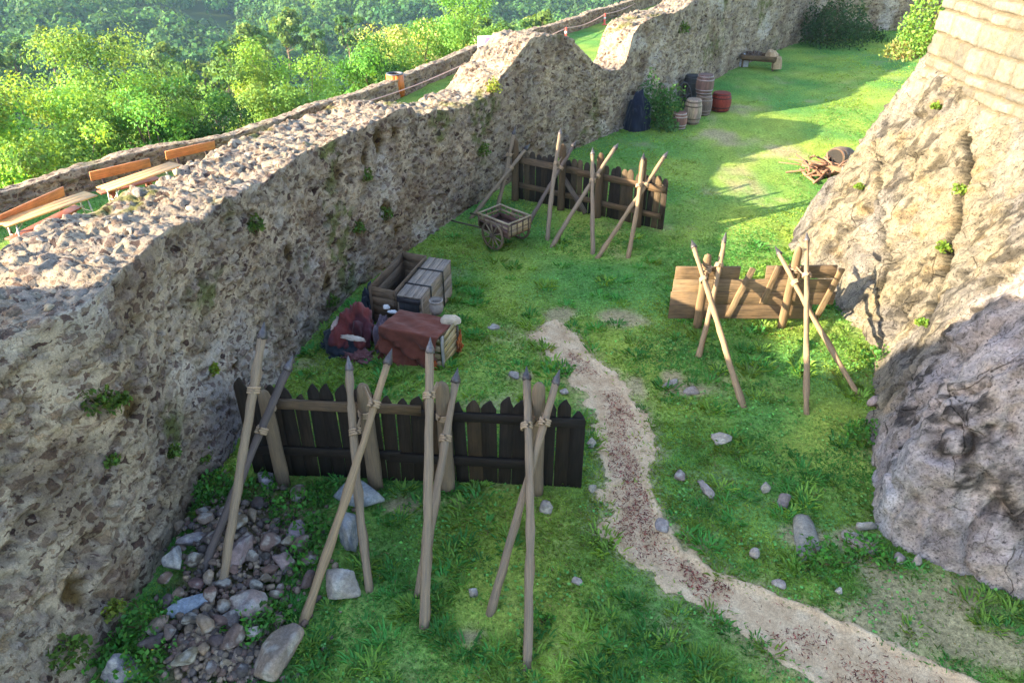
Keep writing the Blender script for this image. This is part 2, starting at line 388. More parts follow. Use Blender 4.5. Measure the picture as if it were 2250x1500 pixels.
def plant(name, label, cat, loc, rad, hgt, n, leaf, col, group=None, stems=6, yellow=0, flat=1.):
    o = thing(name, label, cat, loc, group)
    a = rng.random(n) * 2 * math.pi; q = np.sqrt(rng.random(n)) * rad; z = rng.random(n) ** .8 * hgt * (1 - .55 * (q / rad) ** 2)
    lump = noise2(np.cos(a) * q / rad * 2 + loc[0] * 3, np.sin(a) * q / rad * 2 + loc[1] * 3, 1.4, 2, 5)
    P = np.stack([np.cos(a) * q * (.6 + lump * .8), np.sin(a) * q * (.6 + lump * .8) * flat, z * (.5 + lump)], 1)
    V, F, C = leaves(P, leaf, tint(col, n, .25), .5)
    MB().add(V, F, C).build('leaves', M_LEAF, o)
    b = MB()
    for i in range(stems):
        t = P[rng.integers(n)]
        b.tube([(0, 0, 0), t * .5 + (0, 0, .03 * hgt), t], .006 + .004 * rad, (.12, .09, .04), 5)
    b.build('stem', M_BARK, o)
    if yellow:
        P2 = P[rng.choice(n, yellow)] + (0, 0, .03); V, F, C = leaves(P2, .035, tint((.75, .6, .03), yellow, .1), .9, 1.); MB().add(V, F, C).build('flower', M_LEAF, o)
    return o

# =================================================================== WORLD, SUN, CAMERA
SUN_EL = 19.5
sd = np.array([-.945, -.33]); sd /= np.linalg.norm(sd)
to_sun = Vector((sd[0] * math.cos(R(SUN_EL)), sd[1] * math.cos(R(SUN_EL)), math.sin(R(SUN_EL))))
w = bpy.data.worlds.new('World'); scene.world = w; w.use_nodes = True
sky = w.node_tree.nodes.new('ShaderNodeTexSky'); sky.sky_type = 'NISHITA'; sky.sun_disc = False
sky.sun_elevation = R(SUN_EL); sky.sun_rotation = math.atan2(to_sun.x, to_sun.y); sky.air_density = 1.0; sky.dust_density = 1.2
bg = w.node_tree.nodes['Background']; bg.inputs['Strength'].default_value = .14
w.node_tree.links.new(sky.outputs[0], bg.inputs['Color'])
sl = bpy.data.lights.new('sun', 'SUN'); sl.energy = 4.3; sl.angle = R(.5); sl.color = (1, .85, .6)
so = bpy.data.objects.new('sun', sl); LINK(so); so.rotation_euler = (-to_sun).to_track_quat('-Z', 'Y').to_euler()
cam = bpy.data.cameras.new('camera'); cam.sensor_width = 36; cam.lens = FOC / 2250 * 36; cam.clip_end = 6000; cam.clip_start = .1
co = bpy.data.objects.new('camera', cam); LINK(co); co.location = (0, 0, CAM_H); co.rotation_euler = (R(90) - PITCH, 0, 0)
scene.camera = co
vs = scene.view_settings; vs.view_transform = 'Standard'; vs.look = 'None'; vs.gamma = 1; vs.exposure = 2.62

# =================================================================== GROUND AND PATH
def gz(x, y):
    return (noise2(x, y, .5, 3, 3) - .5) * .10 + (noise2(x, y, 2.2, 2, 9) - .5) * .03
def gz1(x, y): return float(gz(np.array([x]), np.array([y]))[0])
_rows = [(700, 1205, 1235), (720, 1180, 1250), (740, 1165, 1262), (800, 1218, 1325), (850, 1268, 1382), (900, 1300, 1418), (950, 1306, 1428), (1000, 1306, 1436), (1050, 1316, 1442),
         (1100, 1326, 1452), (1150, 1314, 1478), (1180, 1312, 1502), (1220, 1372, 1545), (1260, 1445, 1605), (1300, 1485, 1690), (1340, 1550, 1810), (1380, 1602, 1915),
         (1420, 1650, 1990), (1460, 1700, 2062), (1500, 1755, 2160), (1600, 1890, 2420), (1750, 2050, 2750)]
PY = np.array([onz(0, r[0])[1] for r in _rows]); PL = np.array([onz(r[1], r[0])[0] for r in _rows]); PR = np.array([onz(r[2], r[0])[0] for r in _rows])
o_ = np.argsort(PY); PY, PL, PR = PY[o_], PL[o_], PR[o_]
def path_in(x, y, grow=0.):
    """positive inside the trodden path (metres from its edge, roughly)"""
    e = (noise2(x, y, 3.2, 5, 21) - .5) * .55 + (noise2(x, y, 14., 2, 23) - .5) * .10
    d = np.minimum(x - np.interp(y, PY, PL), np.interp(y, PY, PR) - x) + e + grow - .06
    return np.where((y > PY[-1]) | (y < PY[0]), -1, d)
BARE = [(1370, 700, .7, .5), (1230, 690, .5, .5), (1030, 1395, .35, .25), (1500, 860, .5, .3), (1470, 830, .3, .4), (1400, 850, .25, .5), (1760, 1180, .5, .35), (1880, 1190, .4, .4), (2050, 1330, 1.6, .7),
        (2150, 1400, 1.2, .6), (880, 1110, .4, .3), (1520, 860, .4, .3), (1150, 825, .3, .2), (1085, 720, .2, .2), (1460, 1150, .3, .3), (1420, 320, .8, .5), (1600, 240, 1.5, 1.2), (1640, 400, .8, 2.2), (1580, 300, .9, 3),
        (1700, 330, 1.6, 1.4), (560, 1200, 1.1, 1.3), (480, 1400, .9, .8), (1340, 880, .3, .6), (1940, 1270, .6, .5)]
BXY = [(*onz(a, b)[:2], c, d) for a, b, c, d in BARE]
def bare(x, y):
    m = np.zeros(np.shape(x))
    for a, b, c, d in BXY: m = np.maximum(m, (1 - np.hypot((x - a) / c, (y - b) / d)) * (.55 if b > 16 else 1))
    m = m + (noise2(x, y, 1.6, 4, 31) - .5) * 1.1
    return ss(.1, .55, m)
GP = ss(.0, 1., 0)
def ground_cols(x, y):
    n = noise2(x, y, .55, 4, 41)[:, None]; n2 = noise2(x, y, 4., 3, 42)[:, None]
    n = ss(.25, .75, n); g = np.array([.078, .195, .045]) * (1 - n) + np.array([.225, .285, .05]) * n
    g = g * (.7 + .6 * n2)
    b = np.maximum(bare(x, y) * .8, .75 * ss(-.32, .0, path_in(x, y)))[:, None]
    soil = np.array([.30, .225, .14]) * (.7 + .6 * n2)
    return g * (1 - b) + soil * b
m, nt, b = new_mat('turf_soil'); p = pos(nt); c = attr(nt, 'Col').outputs['Color']
n1 = noise(nt, p, 14, 8, .7); n2 = noise(nt, p, 60, 4, .7)
L(nt, mul(nt, mul(nt, c, ramp(nt, n1, [(.3, .45), (.7, 1.6)])), ramp(nt, n2, [(.3, .6), (.7, 1.4)])), b.inputs['Base Color'])
b.inputs['Roughness'].default_value = 1; b.inputs['Specular IOR Level'].default_value = .05; bump(nt, b, n1, .8, .03); M_TURF = m
xs = np.concatenate([np.arange(-7, 12, .12), np.arange(12, 46, .5)]); ys = np.concatenate([np.arange(-6, 20, .12), np.arange(20, 62, .4)])
X, Y = np.meshgrid(xs, ys, indexing='ij'); Xr, Yr = X.ravel(), Y.ravel()
Z = gz(Xr, Yr) - .06 * ss(0, .25, path_in(Xr, Yr))
CG = MB().grid(np.stack([Xr, Yr, Z], 1).reshape(*X.shape, 3), ground_cols(Xr, Yr))
_wx = np.interp(Yr, [-6, 7, 9.1, 10.9, 12.9, 15, 18, 20.4, 22.9, 25.8, 30.2, 37.1, 43, 45.3, 47, 48.5, 62], [-4.6, -4.5, -4.5, -4.1, -3.7, -3, -1.5, -.2, 1.4, 3.6, 6.6, 11.2, 16, 19.5, 24.5, 34, 60])
CG.f[0] = CG.f[0][(Xr > _wx - .7)[CG.f[0]].all(1)]
tag(CG.build('courtyard_ground', M_TURF, smooth=True), kind='structure')
# path: a sheet of sandy earth with a ragged edge
m, nt, b = new_mat('sandy_earth'); p = pos(nt)
n1 = noise(nt, p, 3.5, 7, .65); n2 = noise(nt, p, 30, 6, .75); n3 = noise(nt, p, 120, 3, .6)
col = ramp(nt, n1, [(.3, (.41, .275, .16)), (.5, (.53, .38, .235)), (.7, (.63, .48, .315))])
col = mul(nt, col, ramp(nt, n2, [(.3, .62), (.55, 1.), (.75, 1.2)])); col = mul(nt, col, ramp(nt, n3, [(.3, .75), (.7, 1.2)]))
L(nt, col, b.inputs['Base Color']); b.inputs['Roughness'].default_value = 1; b.inputs['Specular IOR Level'].default_value = .05
bump(nt, b, n2, .6, .02); M_PATH = m
ys = np.arange(PY[0], PY[-1], .05); us = np.linspace(-.25, 1.25, 48)
Yp, Up = np.meshgrid(ys, us, indexing='ij'); a, c2 = np.interp(Yp, PY, PL), np.interp(Yp, PY, PR); Xp = a + (c2 - a) * Up
d = path_in(Xp.ravel(), Yp.ravel()); zz = gz(Xp.ravel(), Yp.ravel()) - .06 * ss(0, .25, d) + .022 - .05 * ss(.05, -.1, d)
tag(MB().grid(np.stack([Xp.ravel(), Yp.ravel(), zz], 1).reshape(*Xp.shape, 3), (.5, .4, .3)).build('path', M_PATH, smooth=True), kind='structure')

# =================================================================== CASTLE WALL (long rubble curtain wall)
WB = np.array([(-4.75, 1.5), (-4.62, 3.3), (-4.58, 4.91), (-4.57, 5.94), (-4.53, 7.29), (-4.45, 9.14), (-4.1, 10.9), (-3.71, 12.87), (-2.95, 15), (-1.48, 18.05), (-.2, 20.4), (1.4, 22.9), (3.58, 25.82), (6.65, 30.22), (11.23, 37.11), (16.05, 42.99), (19.5, 45.3), (24.5, 47.0), (34, 48.5)])
def catmull(P, n=40):
    P = np.asarray(P, float); Q = np.vstack([2 * P[0] - P[1], P, 2 * P[-1] - P[-2]]); out = []
    for i in range(1, len(Q) - 2):
        t = np.linspace(0, 1, n, endpoint=False)[:, None]
        out.append(.5 * (2 * Q[i] + (Q[i + 1] - Q[i - 1]) * t + (2 * Q[i - 1] - 5 * Q[i] + 4 * Q[i + 1] - Q[i + 2]) * t ** 2 + (3 * Q[i] - Q[i - 1] - 3 * Q[i + 1] + Q[i + 2]) * t ** 3))
    return np.vstack(out + [P[-1:]])
WBc = catmull(WB); WS = np.r_[0, np.cumsum(np.linalg.norm(np.diff(WBc, axis=0), axis=1))]
S0 = WS[np.argmin(np.hypot(WBc[:, 0] + 4.53, WBc[:, 1] - 7.29))]          # station of the ruined near corner
def wstat(x, y): return WS[np.argmin(np.hypot(WBc[:, 0] - x, WBc[:, 1] - y))]
def wall_at(s, off=0.):
    x, y = np.interp(s, WS, WBc[:, 0]), np.interp(s, WS, WBc[:, 1]); e = .05
    tx, ty = np.interp(s + e, WS, WBc[:, 0]) - np.interp(s - e, WS, WBc[:, 0]), np.interp(s + e, WS, WBc[:, 1]) - np.interp(s - e, WS, WBc[:, 1])
    l = np.hypot(tx, ty); nx, ny = ty / l, -tx / l                      # outward = towards the courtyard
    return x, y, nx, ny
_hp = [(-4.75, 1.5, 3.2), (-4.58, 4.9, 3.45), (-4.53, 7.27, 3.62), (-4.47, 8.74, 3.5), (-4.21, 10.35, 3.42), (-3.8, 12.4, 3.32), (-3.28, 14.1, 3.27), (-2.46, 16, 3.2), (-2.17, 16.63, 3.22), (-2.07, 16.83, 3.0), (-1.05, 18.83, 2.6),
       (-.5, 19.85, 2.68), (-.18, 20.43, 3.1), (.22, 21.05, 3.35), (.65, 21.73, 3.72), (1.43, 22.94, 3.62), (1.88, 23.54, 3.38), (2.44, 24.3, 2.77), (2.8, 24.77, 2.4), (3.72, 26.02, 1.98), (3.95, 26.35, 2.2), (4.19, 26.7, 2.95), (4.46, 27.08, 3.3),
       (5.06, 27.94, 3.45), (6.34, 29.77, 3.35), (7.29, 31.18, 3.6), (11, 36.8, 4.3), (16, 43, 5), (24, 47, 5.4), (34, 48.5, 5.5)]
HS = np.array([wstat(a, b) for a, b, _ in _hp]); HZ = np.array([q[2] for q in _hp]); o_ = np.argsort(HS); HS, HZ = HS[o_], HZ[o_]
def wall_top(s): return np.interp(s, HS, HZ)
def thick(s): return np.interp(s - S0, [-6, 0, 4, 9, 12, 16, 22, 60], [1.9, 1.9, 1.7, 1.6, 1.5, 1.25, 1.15, 1.1])
def shift(s):
    """how far the broken near end of the top is set back from the base line"""
    return np.interp(s - S0, [-6, -2.4, -1.3, -.25, 0.2, 60], [3.3, 1.75, .8, .12, .1, .1])
STONE = np.array([(.115, .075, .075), (.17, .14, .135), (.24, .185, .125), (.07, .048, .045), (.23, .19, .165), (.14, .095, .088), (.30, .245, .17)])
MORT = np.array([.325, .26, .185])
def rubble(u, v, top, seed=0):
    """displacement (m) and colour of rubble masonry at surface coordinates u, v (m)"""
    wu = u + (noise2(u, v, 2.5, 3, 61 + seed) - .5) * .22; wv = v + (noise2(u, v, 2.5, 3, 67 + seed) - .5) * .22
    disp = np.zeros(u.shape); col = np.tile(MORT, (len(u), 1)) * (.8 + .45 * noise2(u, v, 1.2, 4, 71 + seed))[:, None]
    zero = np.zeros(u.shape, np.int64)
    nz_ = noise2(u, v, 9, 3, 73 + seed) - .5
    for sc, sy, share, r0, amp, sd_ in ((.46, .30, .55, .44, .06, 1), (.22, .15, .6, .46, .045, 2), (.11, .085, .55, .46, .022, 3)):
        f1, f2, iu, iv, du, dv = worley2(wu / sc, wv / sy, seed * 7 + sd_)
        k = h3(iu, iv, zero, seed + 100 + sd_); k2 = h3(iu, iv, zero, seed + 200 + sd_); k3 = h3(iu, iv, zero, seed + 300 + sd_); k4 = h3(iu, iv, zero, seed + 400 + sd_)
        r = r0 * (.7 + .6 * k2)
        inside = (k < share) * ss(r, r * .82, f1 + (h3(iu, iv, zero, seed + 77) * .12 - .06) + nz_ * .2) * ss(.0, .16, f2 - f1)
        ring = (k < share) * ss(r * 1.35, r * .95, f1) * (1 - inside)
        pit = k3 < (.2 if not top else .05)
        til = ((k2 - .5) * du + (k4 - .5) * dv) * 1.6
        dd = np.where(pit, -amp * (1.2 + 1.2 * k4), amp * (.35 + .9 * k4 + til * (2.2 if top else 1)))
        cc = STONE[(k2 * 6.99).astype(int)] * (.75 + .5 * k4)[:, None]
        cc = np.where(pit[:, None], cc * .5, cc)
        disp = disp * (1 - inside * .7) + dd * inside - amp * .45 * ring
        col = col * (1 - inside[:, None] * .45) + cc * inside[:, None] * .45
        col = col * (1 - .2 * ring[:, None])
    disp = disp * .8 + (noise2(u, v, .55, 3, 91 + seed) - .5) * .09 + (noise2(u, v, 6, 4, 95 + seed) - .5) * .045
    return disp, col
def moss(col, u, v, amt, seed):
    k = ss(.60, .72, noise2(u, v, .8, 5, seed)) * ss(.35, .6, noise2(u, v, 6, 3, seed + 3)) * amt
    g = np.array([.10, .11, .03]); return col * (1 - k[:, None]) + g * (.7 + .6 * noise2(u, v, 5, 2, seed + 9))[:, None] * k[:, None]
def section_wall(sv, nf, nt_, nb, zb, top_fn, th_fn, sh_fn, place, back_z, amp_edge=.09, seed=0, capamp=1.0, batter=.0):
    """grid wall: front face (nf rows), top (nt_) and back (nb); returns V grid and colours"""
    n = len(sv); x, y, nx, ny = place(sv); H = top_fn(sv); th = th_fn(sv); sh = sh_fn(sv)
    rows = []
    for i in range(nf): rows.append(('f', i / (nf - 1)))
    for i in range(1, nt_): rows.append(('t', i / (nt_ - 1)))
    for i in range(1, nb): rows.append(('b', i / (nb - 1)))
    V = np.zeros((n, len(rows), 3)); U = np.zeros((n, len(rows), 2)); D = np.zeros((n, len(rows), 3)); T = np.zeros((n, len(rows)))
    for j, (k, t) in enumerate(rows):
        if k == 'f':
            z = zb + (H - zb) * t; off = -sh * t ** 1.05; d = (nx, ny, np.full(n, .0)); a = z
            if t > .93: q = (t - .93) / .07; d = (nx * (1 - .5 * q), ny * (1 - .5 * q), np.full(n, .6 * q))
        elif k == 't':
            z = H.copy(); off = -sh - th * t; d = (0 * nx, 0 * ny, np.ones(n)); a = H + th * t
            if t < .08: q = 1 - t / .08; d = (nx * .5 * q, ny * .5 * q, np.ones(n) * (1 - .4 * q))
        else:
            z = H + (back_z - H) * t; off = -sh - th; d = (-nx, -ny, np.zeros(n)); a = H + th + (H - z)
        V[:, j] = np.stack([x + nx * off, y + ny * off, z], 1); U[:, j, 0] = sv; U[:, j, 1] = a
        D[:, j] = np.stack(d, 1); T[:, j] = (k == 't')
    u, v, t = U[..., 0].ravel(), U[..., 1].ravel(), T.ravel().astype(bool)
    dis = np.zeros(u.shape); col = np.zeros((len(u), 3))
    if (~t).any(): dis[~t], col[~t] = rubble(u[~t], v[~t], False, seed)
    if t.any(): dis[t], col[t] = rubble(u[t], v[t], True, seed + 3); dis[t] *= 1.0 * capamp; col[t] = col[t] * .8 + np.array([.05, .048, .045])
    # ragged rim
    rim = np.exp(-((V[..., 2].ravel() - np.repeat(H, len(rows))) / .12) ** 2)
    dis += (noise2(u, v * .4, 3.5, 3, 111 + seed) - .5) * amp_edge * rim * 2
    V = V.reshape(-1, 3) + D.reshape(-1, 3) * dis[:, None]
    return V.reshape(n, len(rows), 3), col, u, v, t
sv = np.concatenate([np.arange(0, S0 + 6, .03), np.arange(S0 + 6, S0 + 13, .045), np.arange(S0 + 13, S0 + 30, .075), np.arange(S0 + 30, WS[-1] - .1, .16)])
V, col, u, v, t = section_wall(sv, 118, 46, 14, -.25, lambda s: wall_top(s) + (noise2(s, 0 * s, 1.2, 3, 7) - .5) * .22, thick, shift, wall_at, .3)
col = moss(col, u, v, .9, 131); k_ = ss(.54, .70, noise2(u, v * .7, 1.3, 5, 133)) * (~t) * .55; col = col * (1 - k_[:, None]) + np.array([.135, .088, .055]) * k_[:, None]
wet = ss(.62, .74, noise2(u, v, .5, 4, 141)) * ss(2.2, .6, v); col = col * (1 - .35 * wet[:, None])
lime = ss(.60, .72, noise2(u, v * 1.0, .7, 4, 151)) * (~t); col = col * (1 - .5 * lime[:, None]) + np.array([.47, .43, .38]) * .5 * lime[:, None]
v0 = V.reshape(-1, 3)
for px, py, rr in ((830, 312, .26), (868, 290, .16), (745, 380, .24), (800, 345, .2), (290, 888, .2), (560, 500, .16), (520, 805, .14), (790, 505, .22), (850, 465, .24), (870, 505, .16), (640, 560, .14), (170, 1300, .2), (720, 620, .18)):
    d = ray(px, py); al = v0 - np.array([0, 0, CAM_H]); tq = al @ d / (d @ d); e = np.linalg.norm(al - tq[:, None] * d, axis=1); ok = (~t) & (tq > 0); kq = np.where(ok, e, 9).argmin()
    g_ = np.linalg.norm((v0 - v0[kq]) * np.array([1, 1, .75]), axis=1) + (noise2(u, v, 5, 3, 145) - .5) * .22; m_ = ss(rr, rr * .45, g_) * (~t)
    col = col * (1 - m_[:, None]) + np.array([.085, .055, .02]) * (.5 + .9 * noise2(u, v, 9, 2, 147))[:, None] * m_[:, None]
    x_, y_, nx_, ny_ = wall_at(u); V -= (np.stack([nx_, ny_, 0 * nx_], 1) * (m_ * .07)[:, None]).reshape(V.shape)
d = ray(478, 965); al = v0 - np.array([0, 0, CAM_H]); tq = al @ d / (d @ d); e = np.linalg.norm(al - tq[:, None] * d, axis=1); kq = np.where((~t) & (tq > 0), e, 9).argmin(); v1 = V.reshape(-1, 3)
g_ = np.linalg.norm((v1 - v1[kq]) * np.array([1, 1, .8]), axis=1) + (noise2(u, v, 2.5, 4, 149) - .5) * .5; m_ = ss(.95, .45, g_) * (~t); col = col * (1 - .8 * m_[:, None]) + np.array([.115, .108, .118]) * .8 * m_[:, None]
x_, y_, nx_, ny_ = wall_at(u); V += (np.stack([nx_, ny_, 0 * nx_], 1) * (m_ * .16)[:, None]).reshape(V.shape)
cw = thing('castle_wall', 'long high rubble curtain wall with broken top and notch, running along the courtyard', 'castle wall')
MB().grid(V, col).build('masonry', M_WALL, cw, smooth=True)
# loose cap stones bedded along the top (one part)
cb = MB(); Vtop = V[:, 118:118 + 44]
for i in range(190):
    s = rng.uniform(S0 - 2, S0 + 28) if i > 75 else rng.uniform(S0 - 2, S0 + 9); k = int(np.searchsorted(sv, s)); j = rng.integers(0, 44)
    if k >= len(sv): continue
    pz = Vtop[k, j]; r = rng.uniform(.05, .15) * (1 if s < S0 + 10 else 1.1)
    Vr, Fr = rock_shape((r * rng.uniform(.9, 1.7), r * rng.uniform(.7, 1.1), r * rng.uniform(.35, .75)), 3, 16, .06, None, (.38, .8))
    th_, ph = rng.normal(0, .45), rng.random() * 6.28
    Rx = np.array([[1, 0, 0], [0, math.cos(th_), math.sin(th_)], [0, -math.sin(th_), math.cos(th_)]])
    cb.add(rotz(Vr @ Rx, ph) + pz - (0, 0, r * .22), Fr, np.array([(.26, .22, .165), (.22, .195, .17), (.29, .24, .165), (.18, .16, .145)][rng.integers(4)]) * rng.uniform(.8, 1.15))
cb.build('cap_stones', M_CAP, cw)
# =================================================================== TERRACE, PARAPET, HILLS
TZ = .5
PQ = np.array([(-20, 6), (-15.5, 11), (-11.9, 16.0), (-10.6, 18.2), (-9.5, 19.3), (-8.1, 20.6), (-6.13, 23.9), (-4.4, 26.9), (-2.95, 30.4), (-1.2, 34), (2.9, 40.8), (6.9, 47.4), (11, 54), (18, 64)]) * 1.055
PQc = catmull(PQ, 30); QS = np.r_[0, np.cumsum(np.linalg.norm(np.diff(PQc, axis=0), axis=1))]
def par_at(s):
    x, y = np.interp(s, QS, PQc[:, 0]), np.interp(s, QS, PQc[:, 1]); e = .1
    tx, ty = np.interp(s + e, QS, PQc[:, 0]) - np.interp(s - e, QS, PQc[:, 0]), np.interp(s + e, QS, PQc[:, 1]) - np.interp(s - e, QS, PQc[:, 1]); l = np.hypot(tx, ty)
    return x + ty / l * .38, y - tx / l * .38, ty / l, -tx / l
pvs = np.arange(0, QS[-1] - .2, .09)
V, col, u, v, t = section_wall(pvs, 30, 10, 10, TZ - .2, lambda s: 1.18 + (noise2(s, 0 * s, .6, 3, 17) - .5) * .2, lambda s: .38 + 0 * s, lambda s: .02 + 0 * s, par_at, -1.2, .05, 5, .55)
pw = thing('parapet_wall', 'low rubble parapet wall along the outer edge of the terrace', 'low wall')
MB().grid(V, moss(col, u, v, .4, 171)).build('masonry', M_WALL, pw, smooth=True)
# terrace ground between the two walls
sN = np.linspace(0, 1, 160); a = np.stack([np.interp(sN * QS[-1], QS, PQc[:, 0]), np.interp(sN * QS[-1], QS, PQc[:, 1])], 1)
xb, yb, nx, ny = wall_at(np.linspace(0, WS[-1], 160)); bpt = np.stack([xb - nx * .8, yb - ny * .8], 1); bpt[:20] = bpt[:20] + np.array([-3., 0]) * np.linspace(1, 0, 20)[:, None]
tt = np.linspace(0, 1, 40); G = a[:, None] * (1 - tt[None, :, None]) + bpt[:, None] * tt[None, :, None]
gx, gy = G[..., 0].ravel(), G[..., 1].ravel()
sand = ss(.42, .56, np.tile(tt, 160) * .75 + (noise2(gx, gy, .4, 4, 77) - .5) * .5) * ss(22, 27, gy)
gc = ground_cols(gx, gy); gc = gc * (1 - sand[:, None]) + np.array([.46, .38, .28]) * sand[:, None]
tag(MB().grid(np.stack([gx, gy, TZ + (noise2(gx, gy, .5, 3, 3) - .5) * .08], 1).reshape(160, 40, 3), gc).build('terrace_ground', M_TURF, smooth=True), kind='structure')
def outside(x, y):
    """distance outside the parapet line (negative inside)"""
    P = PQc[::4]; d2 = ((x[:, None] - P[None, :, 0]) ** 2 + (y[:, None] - P[None, :, 1]) ** 2); k = d2.argmin(1)
    k2 = np.clip(k, 1, len(P) - 2); T = P[k2 + 1] - P[k2 - 1]; sgn = T[:, 0] * (y - P[k, 1]) - T[:, 1] * (x - P[k, 0])
    return np.sqrt(d2.min(1)) * np.sign(sgn)
def hill_z(x, y):
    d = outside(x, y); r = np.hypot(x, y)
    z = np.where(d > 0, -.6 - 58 * (1 - np.exp(-np.maximum(d, 0) / 72.)) - .12 * np.minimum(d, 25), -1.2)
    roll = (noise2(x + 300, y, .0085, 3, 201) - .5) * 46 + (noise2(x, y, .03, 3, 203) - .5) * 10
    z = z + roll * ss(60, 190, d)
    return np.minimum(z + 66 * ss(700, 1600, r) * ss(20, 200, d), 6)
ang = np.radians(np.linspace(-100, 75, 240)); rr = np.concatenate([np.linspace(4, 60, 50), np.geomspace(62, 1700, 150)])
A, Q = np.meshgrid(ang, rr, indexing='ij'); hx, hy = (np.sin(A) * Q).ravel(), (np.cos(A) * Q).ravel()
hn = noise2(hx, hy, .02, 3, 205)[:, None]
tag(MB().grid(np.stack([hx, hy, hill_z(hx, hy)], 1).reshape(*A.shape, 3), np.array([.035, .06, .02]) * (1 - hn) + np.array([.07, .10, .03]) * hn).build('hillside', M_TURF, smooth=True), kind='structure')

# =================================================================== TREES
def crown_pts(n, rad, hgt, lobes, seed):
    g = np.random.default_rng(seed); P = []
    C = []
    for i in range(lobes):
        d = g.normal(0, 1, 3); d /= np.linalg.norm(d); d[2] = d[2] * .9 + .1
        C.append((d * np.array([rad, rad, hgt]) * g.uniform(.4, .98), g.uniform(.2, .38) * rad))
    per = n // lobes
    for c, r in C:
        q = g.normal(0, 1, (per, 3)); q /= np.linalg.norm(q, axis=1)[:, None]; q *= (g.random(per) ** .38)[:, None]
        q[:, 2] *= .75; P.append(c + q * r)
    return np.vstack(P), C
def tree(name, label, loc, rad, hgt, trunk, n, leaf, col, group=None, lobes=34, seed=1, twigs=0, blossom=None):
    o = thing(name, label, 'tree', loc, group)
    P, C = crown_pts(n, rad, hgt, lobes, seed); CC = np.repeat(np.array([c_ for c_, _ in C]), len(P) // lobes, axis=0); NR = (P - CC) * 1.4 + P * .25; cz = trunk + hgt * .75; P = P + (0, 0, cz)
    per = len(P) // lobes; cl = np.repeat(tint(col, lobes, .26, .08), per, axis=0); colr = cl * tint((1, 1, 1), len(P), .13, .05)
    if blossom:
        k = rng.random(len(P)) < .35 * np.repeat(rng.random(lobes) < .55, per); colr[k] = tint(blossom, int(k.sum()), .15, .05)
    NR = np.vstack([NR, NR]) if leaf < .4 else NR; P = np.vstack([P, P + rng.normal(0, leaf * .55, P.shape)]) if leaf < .4 else P; colr = np.vstack([colr, colr * rng.uniform(.8, 1.2, (len(colr), 1))]) if leaf < .4 else colr; Vl, F, Cc = leaves(P, leaf * (.68 if leaf < .4 else 1), colr, .25, .55, NR, .9); MB().add(Vl, F, Cc).build('crown', M_LEAF, o)
    b = MB(); b.pole((0, 0, -.4), (rad * .06, 0, cz - hgt * .2), .05 * rad + .05, .03 * rad + .03, (.16, .125, .09), 8, 6, .01, .03)
    for c, r in C[:14 + twigs]:
        st = np.array((rad * .04, 0, trunk * (.55 + .5 * rng.random()))); e = c + (0, 0, cz)
        b.tube([st, st * .45 + e * .55 + rng.normal(0, .1 * rad, 3), e], np.array([.05, .032, .012]) * (rad / 2.6), (.15, .115, .085), 5)
    b.build('trunk', M_BARK, o, smooth=True)
    return o
def tree_on(px, py, dist, rad, hgt, n, leaf, col, label, seed, name='tree', **kw):
    """crown top seen at px, py at this horizontal distance; trunk goes down to the slope"""
    d = ray(px, py); k = dist / math.hypot(d[0], d[1]); x, y, zt = d[0] * k, d[1] * k, CAM_H + d[2] * k
    g = float(hill_z(np.array([x]), np.array([y]))[0]); trunk = max(1., zt - g - hgt * 1.6)
    return tree(name, label, (x, y, g), rad, hgt, trunk, n, leaf, col, 'trees beyond the parapet', seed=seed, **kw)
YG, MG, DG = (.19, .37, .08), (.10, .26, .05), (.04, .12, .03)
tree_on(60, 160, 27, 2.7, 2.6, 9000, .17, YG, 'yellow green loose leafed tree at the far left above the tables', 3, 'leafy_tree', twigs=8)
tree_on(225, 105, 30, 3.0, 3.2, 10000, .17, YG, 'tallest yellow green tree with pale upright sprays behind the second bench', 4, 'leafy_tree', twigs=8)
tree_on(-130, 190, 26, 2.6, 2.6, 4000, .2, YG, 'yellow green tree cut off by the left edge of the view', 5, 'leafy_tree')
tree_on(390, 200, 27, 2.1, 1.9, 9000, .14, DG, 'dark green rounded bush tree between two yellow green trees', 6, 'leafy_tree')
tree_on(610, 92, 36, 2.7, 3.2, 10000, .2, (.17, .33, .07), 'light green tree with bare brown twigs in its middle', 7, 'leafy_tree', twigs=10)
tree_on(815, 95, 42, 2.9, 2.6, 8000, .22, MG, 'mid green tree standing behind the orange litter bin', 9, 'leafy_tree')
tree_on(925, 40, 46, 3.3, 3.2, 8500, .22, (.18, .31, .06), 'tree covered in creamy white blossom clusters', 10, 'blossoming_tree', blossom=(.55, .56, .22))
tree_on(1010, -5, 50, 3.5, 4.2, 9000, .24, (.13, .29, .05), 'bright green pointed tree right of the blossoming tree', 11, 'leafy_tree')
tree_on(300, 225, 25, 1.8, 1.3, 5000, .14, MG, 'low green shrub leaning on the parapet behind the middle bench', 12, 'leafy_tree')
tree_on(110, 290, 24, 2.0, 1.5, 5000, .15, YG, 'low bright shrub with bare stems behind the nearest bench', 13, 'leafy_tree', twigs=12)
tree_on(1280, 60, 60, 2.4, 1.8, 3500, .24, (.17, .28, .05), 'green bush showing just above the far parapet', 15, 'leafy_tree')
